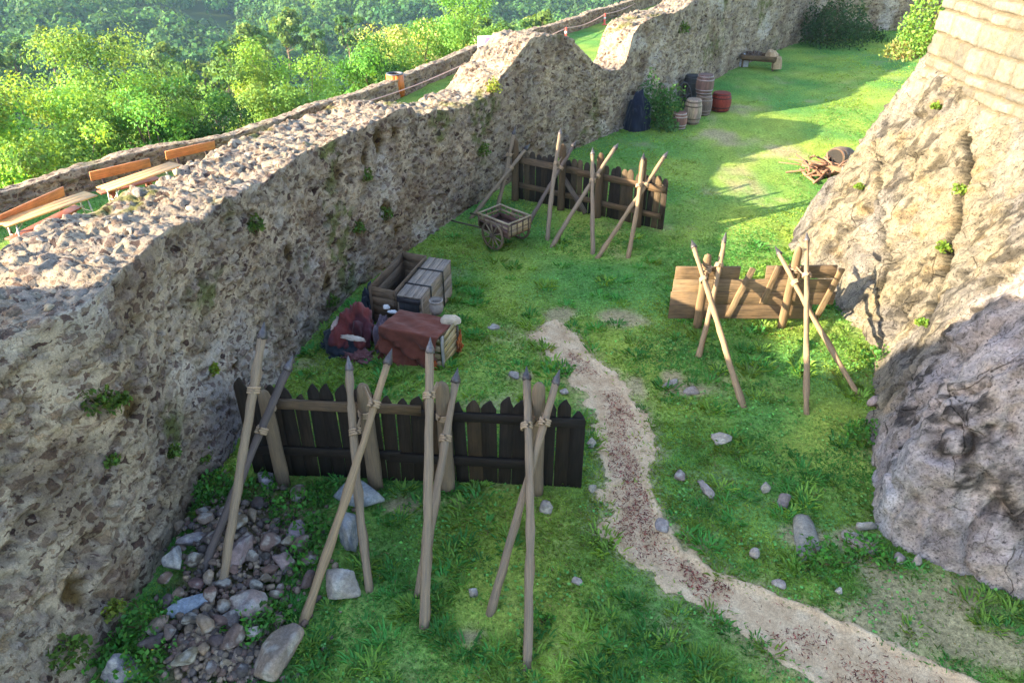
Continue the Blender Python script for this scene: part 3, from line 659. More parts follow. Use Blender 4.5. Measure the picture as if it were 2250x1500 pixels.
# mid-distance single trees, copies of two kinds
base_a = None
mids = [(430, 95, 130), (500, 120, 115), (330, 70, 150), (370, 120, 120), (560, 60, 150), (690, 40, 150), (620, 30, 170), (760, 30, 160), (250, 60, 165), (455, 150, 100), (1060, 40, 110), (1130, 30, 130), (1190, 20, 140), (10, 75, 170), (90, 60, 185), (530, 100, 105)]
for i, (px, py, dist) in enumerate(mids):
    d = ray(px, py); k = dist / math.hypot(d[0], d[1]); x, y, zt = d[0] * k, d[1] * k, CAM_H + d[2] * k
    g = float(hill_z(np.array([x]), np.array([y]))[0])
    if base_a is None:
        base_a = [tree('valley_tree', 'rounded tree standing clear on the wooded slope below the castle', (0, 0, 0), 4.2, 3.8, 4, 1600, .75, (.13, .24, .05), 'trees on the slope below', lobes=18, seed=40),
                  tree('valley_tree', 'rounded tree standing clear on the wooded slope below the castle', (0, 0, 0), 3.6, 4.2, 4, 1500, .7, (.09, .19, .045), 'trees on the slope below', lobes=16, seed=41)]
    o = base_a[i] if i < 2 else copy_tree(base_a[i % 2])
    o.location = (x, y, max(g, zt - 10.5)); o.rotation_euler = (0, 0, i * 1.7); s = rng.uniform(.8, 1.15); o.scale = (s, s, s)
# far wood: reads as one mass
def wood(n):
    a = np.radians(rng.uniform(-47, 14, n)); r = np.sqrt(rng.uniform(75 ** 2, 720 ** 2, n)); x, y = np.sin(a) * r, np.cos(a) * r
    keep = (outside(x, y) > 45) & (noise2(x, y, .012, 3, 211) > .27); x, y, r = x[keep], y[keep], r[keep]; z = hill_z(x, y)
    B = MB(); var = noise2(x, y, .02, 2, 213)
    for i in range(len(x)):
        R_ = rng.uniform(3.2, 6.2); hh = R_ * rng.uniform(.8, 1.25); k = 170 if r[i] < 260 else 110
        q = rng.normal(0, 1, (k, 3)); q[:, 2] = np.abs(q[:, 2]) * 1.0 - .35; q /= np.linalg.norm(q, axis=1)[:, None]
        q *= (.72 + .4 * fbm(q * 2.2 + i * 3.1, 2)[:, None]) * 1.15
        P = q * (R_, R_, hh) + (x[i], y[i], z[i] + hh * .9 + 3)
        base = np.array([.018, .075, .028]) * (1 - var[i]) + np.array([.11, .22, .035]) * var[i]; base = base * rng.uniform(.55, 1.5)
        V_, F_, C_ = leaves(P, 1.5 if r[i] < 260 else 2.1, tint(base, k, .2, .06), .2, .8, q, .6); B.add(V_, F_, C_)
    return B
tag(wood(5600).build('forest', M_LEAF), kind='stuff')

# =================================================================== ROCK OUTCROP AND TOWER MASONRY (right)
RB = np.array([(11.5, 20.5), (9.2, 19.0), (7.4, 17.6), (6.75, 16.3), (6.7, 14.5), (6.85, 12.9), (6.85, 11.7), (6.3, 10.5), (5.72, 9.2), (5.2, 7.9), (4.95, 7.15), (5.15, 6.78), (5.9, 6.25), (6.9, 5.75), (8.4, 5.2), (10.5, 4.6)])
RBc = catmull(RB, 40); RS = np.r_[0, np.cumsum(np.linalg.norm(np.diff(RBc, axis=0), axis=1))]
KX = np.array([.22, .30, .42, .5, .5, .5, .46, .34, .24, .16, .14, .16, .2, .22, .25, .25])          # how far the face leans back per metre
KS = np.array([RS[np.argmin(np.hypot(RBc[:, 0] - a, RBc[:, 1] - b))] for a, b in RB])
def rock_xy(s):
    x, y = np.interp(s, RS, RBc[:, 0]), np.interp(s, RS, RBc[:, 1]); e = .35
    tx, ty = np.interp(s + e, RS, RBc[:, 0]) - np.interp(s - e, RS, RBc[:, 0]), np.interp(s + e, RS, RBc[:, 1]) - np.interp(s - e, RS, RBc[:, 1]); l = np.hypot(tx, ty)
    return x, y, ty / l * -1, tx / l                                     # inward normal (into the rock)
def rock_surf(s, z):
    x, y, nx, ny = rock_xy(s); k = np.interp(s, KS, KX)
    ease = ss(RS[-1] * .42, RS[-1] * .55, s)                             # the near buttress rounds back under the main face
    off = k * z + ease * .30 * np.maximum(z - 1.25, 0) ** 1.25 * np.interp(s, KS, [0, 0, 0, 0, 0, 0, .2, .7, 1, 1, .9, .7, .5, .4, .4, .4])
    nx2 = nx * .35 + .65 * 1.0; ny2 = ny * .35; l = np.hypot(nx2, ny2); far = ss(5.0, 3.2, s)
    nx2, ny2 = nx2 / l * (1 - far) + nx * far, ny2 / l * (1 - far) + ny * far
    return np.stack([x + nx2 * off, y + ny2 * off, z], -1), nx, ny
sv = np.concatenate([np.arange(0, 4, .07), np.arange(4, RS[-1], .04)]); zv = np.concatenate([np.arange(-.25, 5.2, .045), np.arange(5.25, 7.5, .12)])
Sg, Zg = np.meshgrid(sv, zv, indexing='ij'); P, nx, ny = rock_surf(Sg.ravel(), Zg.ravel()); sf, zf = Sg.ravel(), Zg.ravel()
q = P * np.array([1, 1, 1.])
rg = lambda k, o, sd: 1 - np.abs(fbm(q * k + o, 4, sd) - .5) * 4
dis = (fbm(q * .45, 3, 301) - .5) * .22 + (fbm(q * 1.7 + 9, 4, 305) - .5) * .12 + (fbm(q * 8., 4, 309) - .5) * .13 + .07 * rg(np.array([1.6, 1.6, .8]), 3, 303) + .045 * rg(np.array([5., 5., 2.6]), 5, 307) - .10 * ss(.5, .62, fbm(q * np.array([3.2, 3.2, 1.8]) + 77, 4, 311)) * ss(10.5, 9, q[:, 1])
rid = 1 - np.abs(fbm(q * np.array([.8, .8, .5]) + 31, 4, 315) - .5) * 2; dis -= .16 * ss(.955, 1.0, rid)
f1, f2, iu, iv, du, dv = worley2(sf * .9 + (fbm(q * .8, 3, 321) - .5) * 1.8, zf * .55 + (fbm(q * .8, 3, 325) - .5) * 1.4, 44)
dis += (h3(iu, iv, iu * 0, 9) - .5) * .22 * ss(0, .08, f2 - f1) - .07 * ss(.04, .0, f2 - f1)
CRACK = [(2117, 285), (2128, 330), (2112, 400), (2100, 430), (2098, 490), (2075, 540), (2060, 590), (2038, 640), (2035, 690)]
CRACK2 = [(1905, 300), (1915, 370), (1920, 420), (1938, 520), (1955, 580), (1930, 650)]
def crack3(pts):
    out = []
    for a, b in pts:
        d = ray(a, b); t = np.linspace(6, 30, 900); Q3 = np.array([0, 0, CAM_H]) + d * t[:, None]
        best = None
        dd = ((P[None, ::7] - Q3[::6, None]) ** 2).sum(2) if False else None
        al = P - np.array([0, 0, CAM_H]); tt_ = al @ d / (d @ d); e = np.linalg.norm(al - tt_[:, None] * d, axis=1); k = np.where(e < .12, tt_, 99).argmin(); out.append(P[k])
    return np.array(out)
def seg_dist(pts):
    m = np.full(len(P), 9.)
    for a, b in zip(pts[:-1], pts[1:]):
        ab = b - a; t = np.clip(((P - a) @ ab) / (ab @ ab + 1e-9), 0, 1); m = np.minimum(m, np.linalg.norm(P - a - t[:, None] * ab, axis=1))
    return m
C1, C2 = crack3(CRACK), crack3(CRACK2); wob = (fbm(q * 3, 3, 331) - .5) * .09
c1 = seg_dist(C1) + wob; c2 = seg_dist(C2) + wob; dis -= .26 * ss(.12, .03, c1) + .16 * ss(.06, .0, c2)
edge = ss(1.2, .0, zf); dis *= 1 - .45 * edge
V = P - np.stack([nx, ny, -.25 * np.ones(len(nx))], 1) * dis[:, None]
n1 = fbm(q * .9, 4, 341)[:, None]; n2 = fbm(q * 3.2 + 5, 4, 345)[:, None]
cream = np.array([.155, .134, .096]); grey = np.array([.125, .114, .10]); och = np.array([.145, .10, .045])
col = cream * (1 - ss(.45, .62, n1)) + grey * ss(.45, .62, n1); k = ss(.58, .7, n2); col = col * (1 - .5 * k) + och * .5 * k
blk = ss(.49, .58, fbm(q * np.array([6., 6., 3.2]), 6, 351, .65))[:, None] * ss(.4, .55, fbm(q * .8 + 3, 3, 355))[:, None]; col = col * (1 - .62 * blk)
wh = ss(.58, .66, fbm(q * 1.5 + 7, 4, 361))[:, None]; col = col * (1 - .5 * wh) + np.array([.20, .18, .145]) * .5 * wh
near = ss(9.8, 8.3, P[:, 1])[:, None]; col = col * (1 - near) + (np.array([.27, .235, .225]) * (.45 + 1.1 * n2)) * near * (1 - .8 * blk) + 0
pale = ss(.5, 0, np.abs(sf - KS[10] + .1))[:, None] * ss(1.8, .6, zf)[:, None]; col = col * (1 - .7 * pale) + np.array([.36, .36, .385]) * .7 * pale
crack_shade = np.maximum(ss(.115, .065, c1), .85 * ss(.06, .02, c2))[:, None]; col = col * (1 - .9 * crack_shade) + np.array([.009, .009, .006]) * .9 * crack_shade  # cracks and their lips painted near-black to read as deep shade
rk = thing('rock_outcrop', 'big leaning pale limestone rock face with deep cracks, carrying the tower', 'rock face')
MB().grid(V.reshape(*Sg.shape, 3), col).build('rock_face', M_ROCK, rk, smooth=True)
# tower masonry bedded on the rock
def tower():
    y = np.arange(6.0, 16.05, .03); h = np.arange(0, 4.6, .03); Yg, Hg = np.meshgrid(y, h, indexing='ij')
    zb = np.interp(y, [6, 10, 12, 13.5, 15, 16, 17.3], [3.9, 3.8, 3.7, 3.45, 3.2, 3.05, 3.0]) + (noise2(y, y * 0, .9, 3, 5) - .5) * .5
    Zq = zb[:, None] + Hg; yy, zz = Yg.ravel(), Zq.ravel()
    x = 8.56 + .05 * (zz - 3.1) + (16 - yy) * .035
    zw = zz + (noise2(yy, zz, 1.1, 3, 401) - .5) * .11; rowh = .22; row = np.floor(zw / rowh).astype(np.int64); fr = zw / rowh - row
    mer = h3(row // 2, row * 0, row * 0, 5) < .45; rowb = np.where(mer, row // 2 * 2, row); frz = np.where(mer, (zw / rowh - rowb) / 2, fr); hh = np.where(mer, 2 * rowh, rowh)
    wid = .3 + .62 * h3(rowb, rowb * 0 + 3, rowb * 0, 7); uu = (yy + (noise2(yy, zz, 1.5, 2, 403) - .5) * .10) / wid + 7 * h3(rowb, rowb * 0, rowb * 0 + 1, 8)
    c = np.floor(uu).astype(np.int64); fu = uu - c; idh = h3(rowb, c, c * 0, 11)
    e = np.minimum(np.minimum(fu, 1 - fu) * wid, np.minimum(frz, 1 - frz) * hh); inside = ss(.004, .026, e - .03 * noise2(yy, zz, 9, 3, 405))
    d = inside * (.05 + .06 * idh) + inside * (h3(rowb, c, c * 0, 13) - .5) * (fu - .5) * .07 + (fbm(np.stack([yy, zz, zz * 0], 1) * 6, 4, 407) - .5) * .05 + (noise2(yy, zz, .8, 3, 409) - .5) * .12 + (noise2(yy, zz, 16, 3, 411) - .5) * .03
    col = np.array([.10, .083, .058]) * (1 - inside[:, None]) + (np.array([.155, .140, .112]) * (.62 + .5 * idh)[:, None]) * inside[:, None]
    V = np.stack([x - d, yy, zz], 1).reshape(*Yg.shape, 3)
    back = V.copy()[-1:, :] + np.array([3.5, .8, 0]); V = np.concatenate([V, (V[-1:] + np.array([.5, .03, 0])), back]); col = np.concatenate([col.reshape(*Yg.shape, 3), np.tile(col.reshape(*Yg.shape, 3)[-1:], (2, 1, 1))])
    t = thing('tower_wall', 'cream coursed stone tower wall standing on the rock in sunlight', 'tower wall'); MB().grid(V, col.reshape(-1, 3)).build('masonry', M_ASHLAR, t, smooth=True)
tower()
# unseen tower added left of the frame, top shaped to shade the near rock
def add_shade_tower():
    t = thing('shade_tower', 'unseen rubble tower added left of the view, sloping top shaped to shade the near rock', 'tower')
    x0, x1, y0, y1, zt = -13.5, -8.9, -4.5, 4.7, 8.1
    per = [(x1, y0), (x1, y1), (x0, y1), (x0, y0), (x1, y0)]; V = []
    pts = np.concatenate([np.linspace(per[i], per[i + 1], 60, endpoint=False) for i in range(4)] + [[per[0]]])
    for z in np.linspace(-.5, zt, 70): V.append(np.c_[pts, np.full(len(pts), z)])
    V = np.array(V); V[..., 2] = -.5 + (V[..., 2] + .5) / (zt + .5) * (np.interp(V[..., 1], [-4.5, 2, 3.3, 4.2, 4.72], [9.5, 9.3, 8.5, 7.3, 6.45]) + .5); sh = V.shape; f = V.reshape(-1, 3); s = np.tile(np.arange(len(pts)) * .11, 70)
    d, col = rubble(s, f[:, 2], False, 9); c = np.array([(x0 + x1) / 2, (y0 + y1) / 2]); o = f[:, :2] - c; o /= np.linalg.norm(o, axis=1)[:, None]
    f[:, :2] += o * d[:, None]; MB().grid(f.reshape(sh), col).build('masonry', M_WALL, t, smooth=True)
    rf = MB(); V2 = np.array(f.reshape(sh)[-1]); V2[:, 2] += (noise2(np.arange(len(pts)) * .11, np.zeros(len(pts)), 2.5, 3, 6) - .5) * .5; m_ = V2.mean(0) - (0, 0, .1); rf.add(np.vstack([f.reshape(sh)[-1], V2, [m_]]), [(i, i + 1, len(pts) + i + 1, len(pts) + i) for i in range(len(pts) - 1)] + [(len(pts) + i, len(pts) + i + 1, 2 * len(pts)) for i in range(len(pts) - 1)], (.3, .25, .19)); rf.build('shaped_top', M_WALL, t)
add_shade_tower()

# =================================================================== PALISADES
WD, WM, WL_, WG = (.016, .0115, .009), (.11, .072, .042), (.27, .19, .115), (.235, .175, .12)
def ground_at(p): return np.array([p[0], p[1], gz1(p[0], p[1])])
def aline(foot, lash, tip_px, over):
    """pole from its foot through the lashing: tip at distance 'over' metres further back"""
    return aty(tip_px[0], tip_px[1], over)
def add_pole(root, foot, tip, r, col, iron=True, dark=None):
    foot, tip = np.asarray(foot, float), np.asarray(tip, float); d = tip - foot; l = np.linalg.norm(d); d /= l
    e = tip - d * .16
    b = MB(); b.pole(foot - d * .06, e, r * 1.05, r * .86, col, 7, 16, .006, .012, .88); po = b.build('pole', M_WOOD, root, smooth=False, bevel=0)
    t = MB(); x = np.cross(d, (.3, .2, 1)); x /= np.linalg.norm(x); y = np.cross(d, x); rr_ = r * 1.15
    prof = [(r * .7, -.03), (rr_, 0), (r * .92, .055), (r * .45, .12), (.004, .2)]
    t.lathe(e - d * .01, [(a_ * rng.uniform(.85, 1.18), b2) for a_, b2 in prof], np.array((.085, .075, .075)) * rng.uniform(.7, 1.6) if iron else (.12, .07, .06), 5, d); t.build('pointed_tip', M_METAL if iron else M_WOOD, po)
    return po
def rope_ring(b, c, ax, r, w=.06, turns=3):
    ax = np.asarray(ax, float); ax /= np.linalg.norm(ax); x = np.cross(ax, (.3, 1, .2)); x /= np.linalg.norm(x); y = np.cross(ax, x)
    a = np.linspace(0, 2 * math.pi * turns, 14 * turns)
    b.tube([np.asarray(c) + ax * (w * 1.2 * (t / a[-1] - .5)) + (x * math.cos(t) + y * math.sin(t)) * r for t in a], .017, (.36, .26, .17), 5)
def round_post(root, x, y, h, r, col, lean=(0, 0)):
    z = gz1(x, y); b = MB(); n = 8; t = np.r_[np.linspace(0, .9, n), .94, .975, .993, 1.0]
    pts = np.array([(x + lean[0] * q, y + lean[1] * q, z - .1 + (h + .1) * q) for q in t]); sc = r * np.r_[np.linspace(1.05, .96, n), .9, .72, .42, .1]
    sec = [(math.cos(a), math.sin(a) * .62) for a in np.arange(10) * 2 * math.pi / 10]
    b.sweep(pts, sec, (1, .05, 0), col, sc, .003); return b.build('post', M_WOOD, root)
def pointed_boards(root, p0, p1, n, h, w_fac, cols, kind, back, drop=()):
    p0, p1 = np.array(p0, float), np.array(p1, float); d = (p1 - p0); L_ = np.linalg.norm(d); d /= L_; nrm = np.array([-d[1], d[0], 0]) if len(d) == 3 else np.array([-d[1], d[0], 0])
    d3 = np.array([d[0], d[1], 0]); w = L_ / n; b = MB()
    for i in range(n):
        if i in drop: continue
        c = p0 + d * w * (i + .5); z = gz1(c[0], c[1]); hh = h(i) if callable(h) else h
        ww = w * w_fac * rng.uniform(.9, 1.07) / 2; t = .014; tl = rng.normal(0, .012)
        if kind == 'round': out = [(-ww, -.06), (ww, -.06), (ww, hh - .11), (ww * .78, hh - .04), (ww * .35, hh), (-ww * .35, hh), (-ww * .78, hh - .04), (-ww, hh - .11)]
        else:
            k = rng.uniform(-.25, .25); s1, s2 = rng.uniform(.12, .2), rng.uniform(.12, .2)
            out = [(-ww, -.06), (ww, -.06), (ww * rng.uniform(.9, 1.03), hh - s1), (ww * .62, hh - s1 * .5), (ww * (k + .16), hh), (ww * (k - .16), hh - .01), (-ww * .66, hh - s2 * .55), (-ww * rng.uniform(.9, 1.03), hh - s2)]
        V = []
        for sgn in (-1, 1):
            for u, q in out: V.append(np.array([c[0], c[1], z]) + d3 * (u + tl * q) + (0, 0, q) + nrm * (sgn * t + back * q + rng.normal(0, .003)))
        m = len(out); F = [tuple(range(m - 1, -1, -1)), tuple(range(m, 2 * m))] + [(j, (j + 1) % m, m + (j + 1) % m, m + j) for j in range(m)]
        o = rng.random(3) * 30; U = [np.array((q, u, sgn * t)) + o for sgn in (-1, 1) for u, q in out]
        b.add(V, F, np.array(cols[rng.integers(len(cols))]) * rng.uniform(.75, 1.25), U)
    return b.build('board_panel', M_WOOD, root, bevel=.004)
def rail(root, a, b_, w, t, col, nrm=(0, 1, 0)):
    b = MB(); b.plank(a, b_, (0, 0, 1), w, t, col, 8, .004); return b.build('rail', M_WOOD, root)

# --- near palisade: 5 m long across the front of the yard
n1 = thing('palisade', 'nearest dark palisade of pointed boards with four pairs of crossed spear poles in front', 'palisade', group='palisade barricades')
pointed_boards(n1, (-3.85, 8.32), (1.0, 7.98), 24, lambda i: (1.70 - .012 * i) + rng.normal(0, .055), .99, [WD, WD, WD, (.022, .015, .010), (.05, .032, .018), (.018, .013, .010)], 'point', 0.)
def f1y(x): return 8.32 + (x + 3.85) * (-.34 / 4.85)
for x0, x1, z0, z1, c in ((-3.3, -1.25, 1.36, 1.33, WM), (-1.32, .98, 1.26, 1.23, WD), (-3.7, -1.6, .5, .5, WD), (-1.75, .3, .47, .45, WD)):
    rail(n1, (x0, f1y(x0) - .045 - (.02 if c is WM else 0), z0), (x1, f1y(x1) - .045, z1), .15, .05, c)
P1 = [((588, 1045 - 0), -3.33, 1.72, .10), ((0, 0), -1.98, 1.86, .105), ((0, 0), -.92, 1.93, .10), ((0, 0), .35, 1.95, .095)]
for _, x, h, r in P1: round_post(n1, x, f1y(x) - .19 - (.05 if x < -3 else 0), h, r, (.17, .125, .085))
pol = [((483, 1325), (580, 712), WG), ((420, 1312), (642, 785), (.10, .08, .075)), ((665, 1375), (860, 770), WL_), ((812, 1297), (765, 785), WG),
       ((933, 1375), (945, 745), WG), ((918, 1310), (1005, 812), WG), ((1078, 1345), (1229, 815), WG), ((1158, 1462), (1157, 808), WG)]
for i, (f, t, c) in enumerate(pol):
    ft = ground_at(onz(*f)); y_t = 8.25 if i % 2 else 8.05
    add_pole(n1, ft, aty(t[0], t[1], y_t), .058, c)
for i, (f, t, c) in enumerate(pol):
    rb = MB(); ft = ground_at(onz(*f)); tp = aty(t[0], t[1], 8.25 if i % 2 else 8.05); px = P1[i // 2][1]; py = f1y(px) - .19
    k = (7.55 - ft[1]) / (tp[1] - ft[1]); c0 = ft + (tp - ft) * k; rope_ring(rb, c0, tp - ft, .068, .075)
    hz_ = c0[2] - .04
    for dz in (-.03, 0, .03):
        a = c0 + (0, 0, dz); e = np.array([px + (.05 if c0[0] > px else -.05), py - .075, hz_ + dz]); rb.tube([a, (a + e) / 2 + (0, -.02, -.02), e], .012, (.30, .21, .135), 5)
    rb.build('rope_lashing', M_ROPE, n1)
for _, x, h, r in P1: rb = MB(); rope_ring(rb, (x, f1y(x) - .19, 1.38), (0, 0, 1), r * .92, .08); rb.build('rope_lashing', M_ROPE, n1)

# --- middle palisade by the wall
n2 = thing('palisade', 'middle palisade of round topped boards standing out from the wall beyond the handcart', 'palisade', group='palisade barricades')
pA, pB = np.array([.02, 19.55]), np.array([3.82, 17.32]); dv2 = (pB - pA) / np.linalg.norm(pB - pA); nv2 = np.array([dv2[1], -dv2[0]])      # nv2 faces the viewer
pointed_boards(n2, pA, pB, 25, lambda i: 1.36 + rng.normal(0, .03), .92, [(.032, .023, .016), (.07, .05, .03), (.02, .015, .012)], 'round', 0.)
for a, b_, z, w_ in ((.02, .48, 1.13, .17), (.45, .99, 1.08, .17), (.05, .55, .42, .14), (.55, .98, .38, .14)):
    q0, q1 = pA + (pB - pA) * a + nv2 * .05, pA + (pB - pA) * b_ + nv2 * .05; rail(n2, (*q0, z), (*q1, z - .03), w_, .05, WM)
G2 = [(.04, 1.72), (.36, 1.78), (.60, 1.72), (.855, 1.82)]
for a, h in G2: q = pA + (pB - pA) * a + nv2 * .17; round_post(n2, q[0], q[1], h, .095, WM)
pol2 = [((1092, 462), (1132, 281), WG), ((1035, 478), (1163, 318), WG), ((1203, 527), (1232, 283), WG), ((1160, 492), (1266, 310), (.16, .12, .10)),
        ((1303, 555), (1302, 326), WG), ((1213, 542), (1358, 316), WG), ((1380, 565), (1415, 337), WL_), ((1313, 565), (1467, 334), WL_)]
for i, (f, t, c) in enumerate(pol2):
    rb = MB(); ft = ground_at(onz(*f)); q = pA + (pB - pA) * G2[i // 2][0]; tp = aty(t[0], t[1], q[1] + (.05 if i % 2 else -.05)); add_pole(n2, ft, tp, .056, c, True)
    k = .68; c0 = ft + (tp - ft) * k; rope_ring(rb, c0, tp - ft, .066, .07); e = np.array([*(q + nv2 * .2), c0[2]])
    rb.tube([c0, (c0 + e) / 2 - (0, 0, .02), e], .014, (.30, .21, .135), 5); rb.build('rope_lashing', M_ROPE, n2)
q0, q1 = pA + (pB - pA) * .34 + nv2 * .1, pA + (pB - pA) * .52 + nv2 * .12
b = MB(); b.plank((*q0, 1.0), (*q1, .05), (1, 0, 0), .13, .05, (.12, .09, .07)); b.build('brace', M_WOOD, n2)

# --- right palisade: wide horizontal boards against the rock
n3 = thing('palisade', 'sunlit barricade of wide horizontal boards and two pairs of crossed poles beside the rock', 'palisade', group='palisade barricades')
BR = [(.17, .115, .066), (.20, .138, .08), (.145, .098, .058)]
b = MB(); y3 = 12.72
def hb_(x0, x1, z0, z1, c, dx=0): b.plank((x0, y3 - .002 * x0, (z0 + z1) / 2), (x1, y3 - .002 * x1, (z0 + z1) / 2 + dx), (0, 0, 1), z1 - z0, .035, c, 6, .003)
hb_(3.13, 4.36, .98, 1.24, BR[0]); hb_(4.86, 6.2, .98, 1.25, BR[2], .02)
hb_(3.12, 6.25, .70, .97, BR[1]); hb_(3.10, 6.3, .42, .69, BR[0]); hb_(3.10, 5.9, .10, .41, BR[2])
b.build('board_panel', M_WOOD, n3, bevel=.004)
for x0, x1, z0, z1 in ((4.27, 3.95, 1.22, .14), (4.9, 4.72, 1.27, .45), (6.02, 5.75, 1.22, .1)):
    b = MB(); b.plank((x0, y3 - .045, z1), (x0 + (x0 - x1), y3 - .045, z0), (1, 0, 0), .12, .035, BR[1]); b.build('batten', M_WOOD, n3, bevel=.003)
for x, h in ((3.66, 1.60), (5.33, 1.74)): round_post(n3, x, y3 - .16, h, .088, (.21, .14, .08))
pol3 = [((1632, 890), (1520, 528), WL_), ((1535, 783), (1595, 513), WL_), ((1886, 866), (1704, 543), WL_), ((1772, 906), (1773, 513), WL_)]
for i, (f, t, c) in enumerate(pol3):
    rb = MB(); ft = ground_at(onz(*f)); tp = aty(t[0], t[1], 12.95); add_pole(n3, ft, tp, .053, c)
    px = (3.66, 5.33)[i // 2]; k = .74; c0 = ft + (tp - ft) * k; rope_ring(rb, c0, tp - ft, .072, .07); e = np.array([px, y3 - .24, c0[2]]); rb.tube([c0, (c0 + e) / 2 - (0, 0, .03), e], .016, (.30, .21, .135), 5); rb.build('rope_lashing', M_ROPE, n3)
for x in (3.66, 5.33): rb = MB(); rope_ring(rb, (x, y3 - .16, 1.27), (0, 0, 1), .1, .09); rb.build('rope_lashing', M_ROPE, n3)

# =================================================================== HANDCART
ca = thing('handcart', 'small two wheeled wooden handcart with open slatted bed standing on grass', 'handcart')
w1, w2 = np.array([-.46, 16.13]), np.array([.17, 16.78]); ax = (w2 - w1); W_ = np.linalg.norm(ax); ax /= W_; fw = np.array([-ax[1], ax[0]]); cc = (w1 + w2) / 2; rw = .36
A3, F3 = np.array([*ax, 0]), np.array([*fw, 0]); Zv = np.array([0, 0, 1.])
for q, sg in ((w1, -1), (w2, 1)):
    c = np.array([*q, rw + gz1(*q)]); b = MB()
    ring = [(rw - .05, -.02), (rw, -.02), (rw, .02), (rw - .05, .02), (rw - .05, -.02)]; b.lathe(c, ring, (.17, .12, .08), 28, A3, False)
    wh = b.build('wheel', M_WOOD, ca); s_ = MB()
    for k in range(10):
        a = k * math.pi / 5 + .2; d = F3 * math.cos(a) + Zv * math.sin(a); s_.tube([c + d * .04, c + d * (rw - .04)], .017, (.24, .18, .12), 6)
    s_.build('spokes', M_WOOD, wh); h_ = MB(); h_.lathe(c, [(.03, -.08), (.055, -.05), (.055, .05), (.03, .08)], (.1, .07, .05), 12, A3); h_.build('hub', M_WOOD, wh)
c0 = np.array([*cc, .5]) + F3 * .05; hl, hw = .5, W_ / 2 - .09
b = MB(); b.box(c0 - Zv * .08, F3 * hl, A3 * hw, Zv * .015, (.16, .08, .07))
for s in (-1, 1):
    b.plank(c0 + A3 * hw * s - F3 * hl, c0 + A3 * hw * s + F3 * hl, Zv, .12, .02, (.13, .07, .06)); b.plank(c0 + F3 * hl * s - A3 * hw, c0 + F3 * hl * s + A3 * hw, Zv, .12, .02, (.30, .22, .13) if s < 0 else (.13, .07, .06))
b.build('bed', M_WOOD, ca)
b = MB(); zt = .25
for s in (-1, 1):
    b.plank(c0 + A3 * (hw + .01) * s - F3 * (hl + .04) + Zv * zt, c0 + A3 * (hw + .01) * s + F3 * (hl + .04) + Zv * zt, Zv, .035, .035, (.34, .27, .18))
    b.plank(c0 + F3 * hl * s - A3 * (hw + .03) + Zv * (zt + .005), c0 + F3 * hl * s + A3 * (hw + .03) + Zv * (zt + .005), Zv, .03, .035, (.34, .27, .18))
    b.plank(c0 + F3 * (hl + .0) * s - A3 * hw + Zv * .13, c0 + F3 * (hl + .0) * s + A3 * hw + Zv * .13, Zv, .10 if s < 0 else .05, .016, (.36, .27, .15))
    b.plank(c0 + A3 * (hw) * s - F3 * hl + Zv * .13, c0 + A3 * (hw) * s + F3 * hl + Zv * .13, Zv, .05, .016, (.3, .22, .14))
    for k in np.linspace(-1, 1, 6): b.plank(c0 + A3 * (hw + .012) * s + F3 * hl * k - Zv * .06, c0 + A3 * (hw + .012) * s + F3 * hl * k + Zv * zt, A3, .022, .03, (.2, .13, .09))
    for k in np.linspace(-.8, .8, 4): b.plank(c0 + F3 * (hl + .012) * s + A3 * hw * k - Zv * .06, c0 + F3 * (hl + .012) * s + A3 * hw * k + Zv * zt, F3, .022, .03, (.1, .07, .05))
b.build('side_rail', M_WOOD, ca)
b = MB(); b.tube([np.array([*w1, rw]) - A3 * .02, np.array([*w2, rw]) + A3 * .02], .022, (.08, .07, .06), 8); b.build('axle', M_METAL, ca)
for s in (-1, 1):
    b = MB(); a = c0 + A3 * (hw - .04) * s - Zv * .12; b.tube([a - F3 * hl, a + F3 * .4, a + F3 * 1.2 - Zv * .1, a + F3 * 1.55 - Zv * .14], .022, (.11, .085, .06), 7); b.build('shaft', M_WOOD, ca)

# =================================================================== CRATES AND CLOTH
def plank_box(root, o, ex, ey, h, col, t=.025, name='crate_body', rows=3, open_=True, inner=None):
    """box on the ground with corner o and plan edges ex, ey, made of horizontal planks"""
    b = MB(); o = np.array([o[0], o[1], 0.]); ex, ey = np.array([*ex, 0.]), np.array([*ey, 0.]); z = np.array([0, 0, 1.])
    cs = [(o, ex), (o + ex, ey), (o + ex + ey, -ex), (o + ey, -ey)]
    for a, d in cs:
        u = d / np.linalg.norm(d); n_ = np.array([u[1], -u[0], 0])
        for r in range(rows):
            z0 = h * (r + .5) / rows; k = np.array(col) * rng.uniform(.75, 1.25)
            b.plank(a + z * z0 + n_ * (-t / 2) + u * .001, a + d + z * z0 + n_ * (-t / 2) - u * .001, z, h / rows - .006, t, k, 3, .002)
        b.plank(a + n_ * .004 - n_ * .0 + u * .03, a + n_ * .004 + u * .03 + z * h, u, .05, .02, np.array(col) * .8, 2, .001)
    b.box(o + ex / 2 + ey / 2 + z * .04, ex / 2 * .96, ey / 2 * .96, z * .015, np.array(col) * .7)
    return b.build(name, M_WOOD, root)
cr = thing('wooden_crate', 'open empty long wooden crate with dark ends against the wall', 'crate')
plank_box(cr, (-2.78, 12.72), (.53, -.22), (.46, 1.58), .82, (.15, .10, .065), rows=4)
b = MB(); b.plank((-2.42, 12.85, .3), (-2.0, 14.15, .32), (1, 0, 0), .2, .03, (.27, .23, .21)); b.build('loose_board', M_WOOD, cr)
ch = thing('wooden_chest', 'closed grey brown wooden chest with two black straps beside the open crate', 'chest')
o_, ex, ey = np.array([-2.19, 12.4]), np.array([.47, -.15]), np.array([.45, 1.62]); hC = .78
plank_box(ch, o_, ex, ey, hC, (.235, .185, .145), rows=3, name='chest_body')
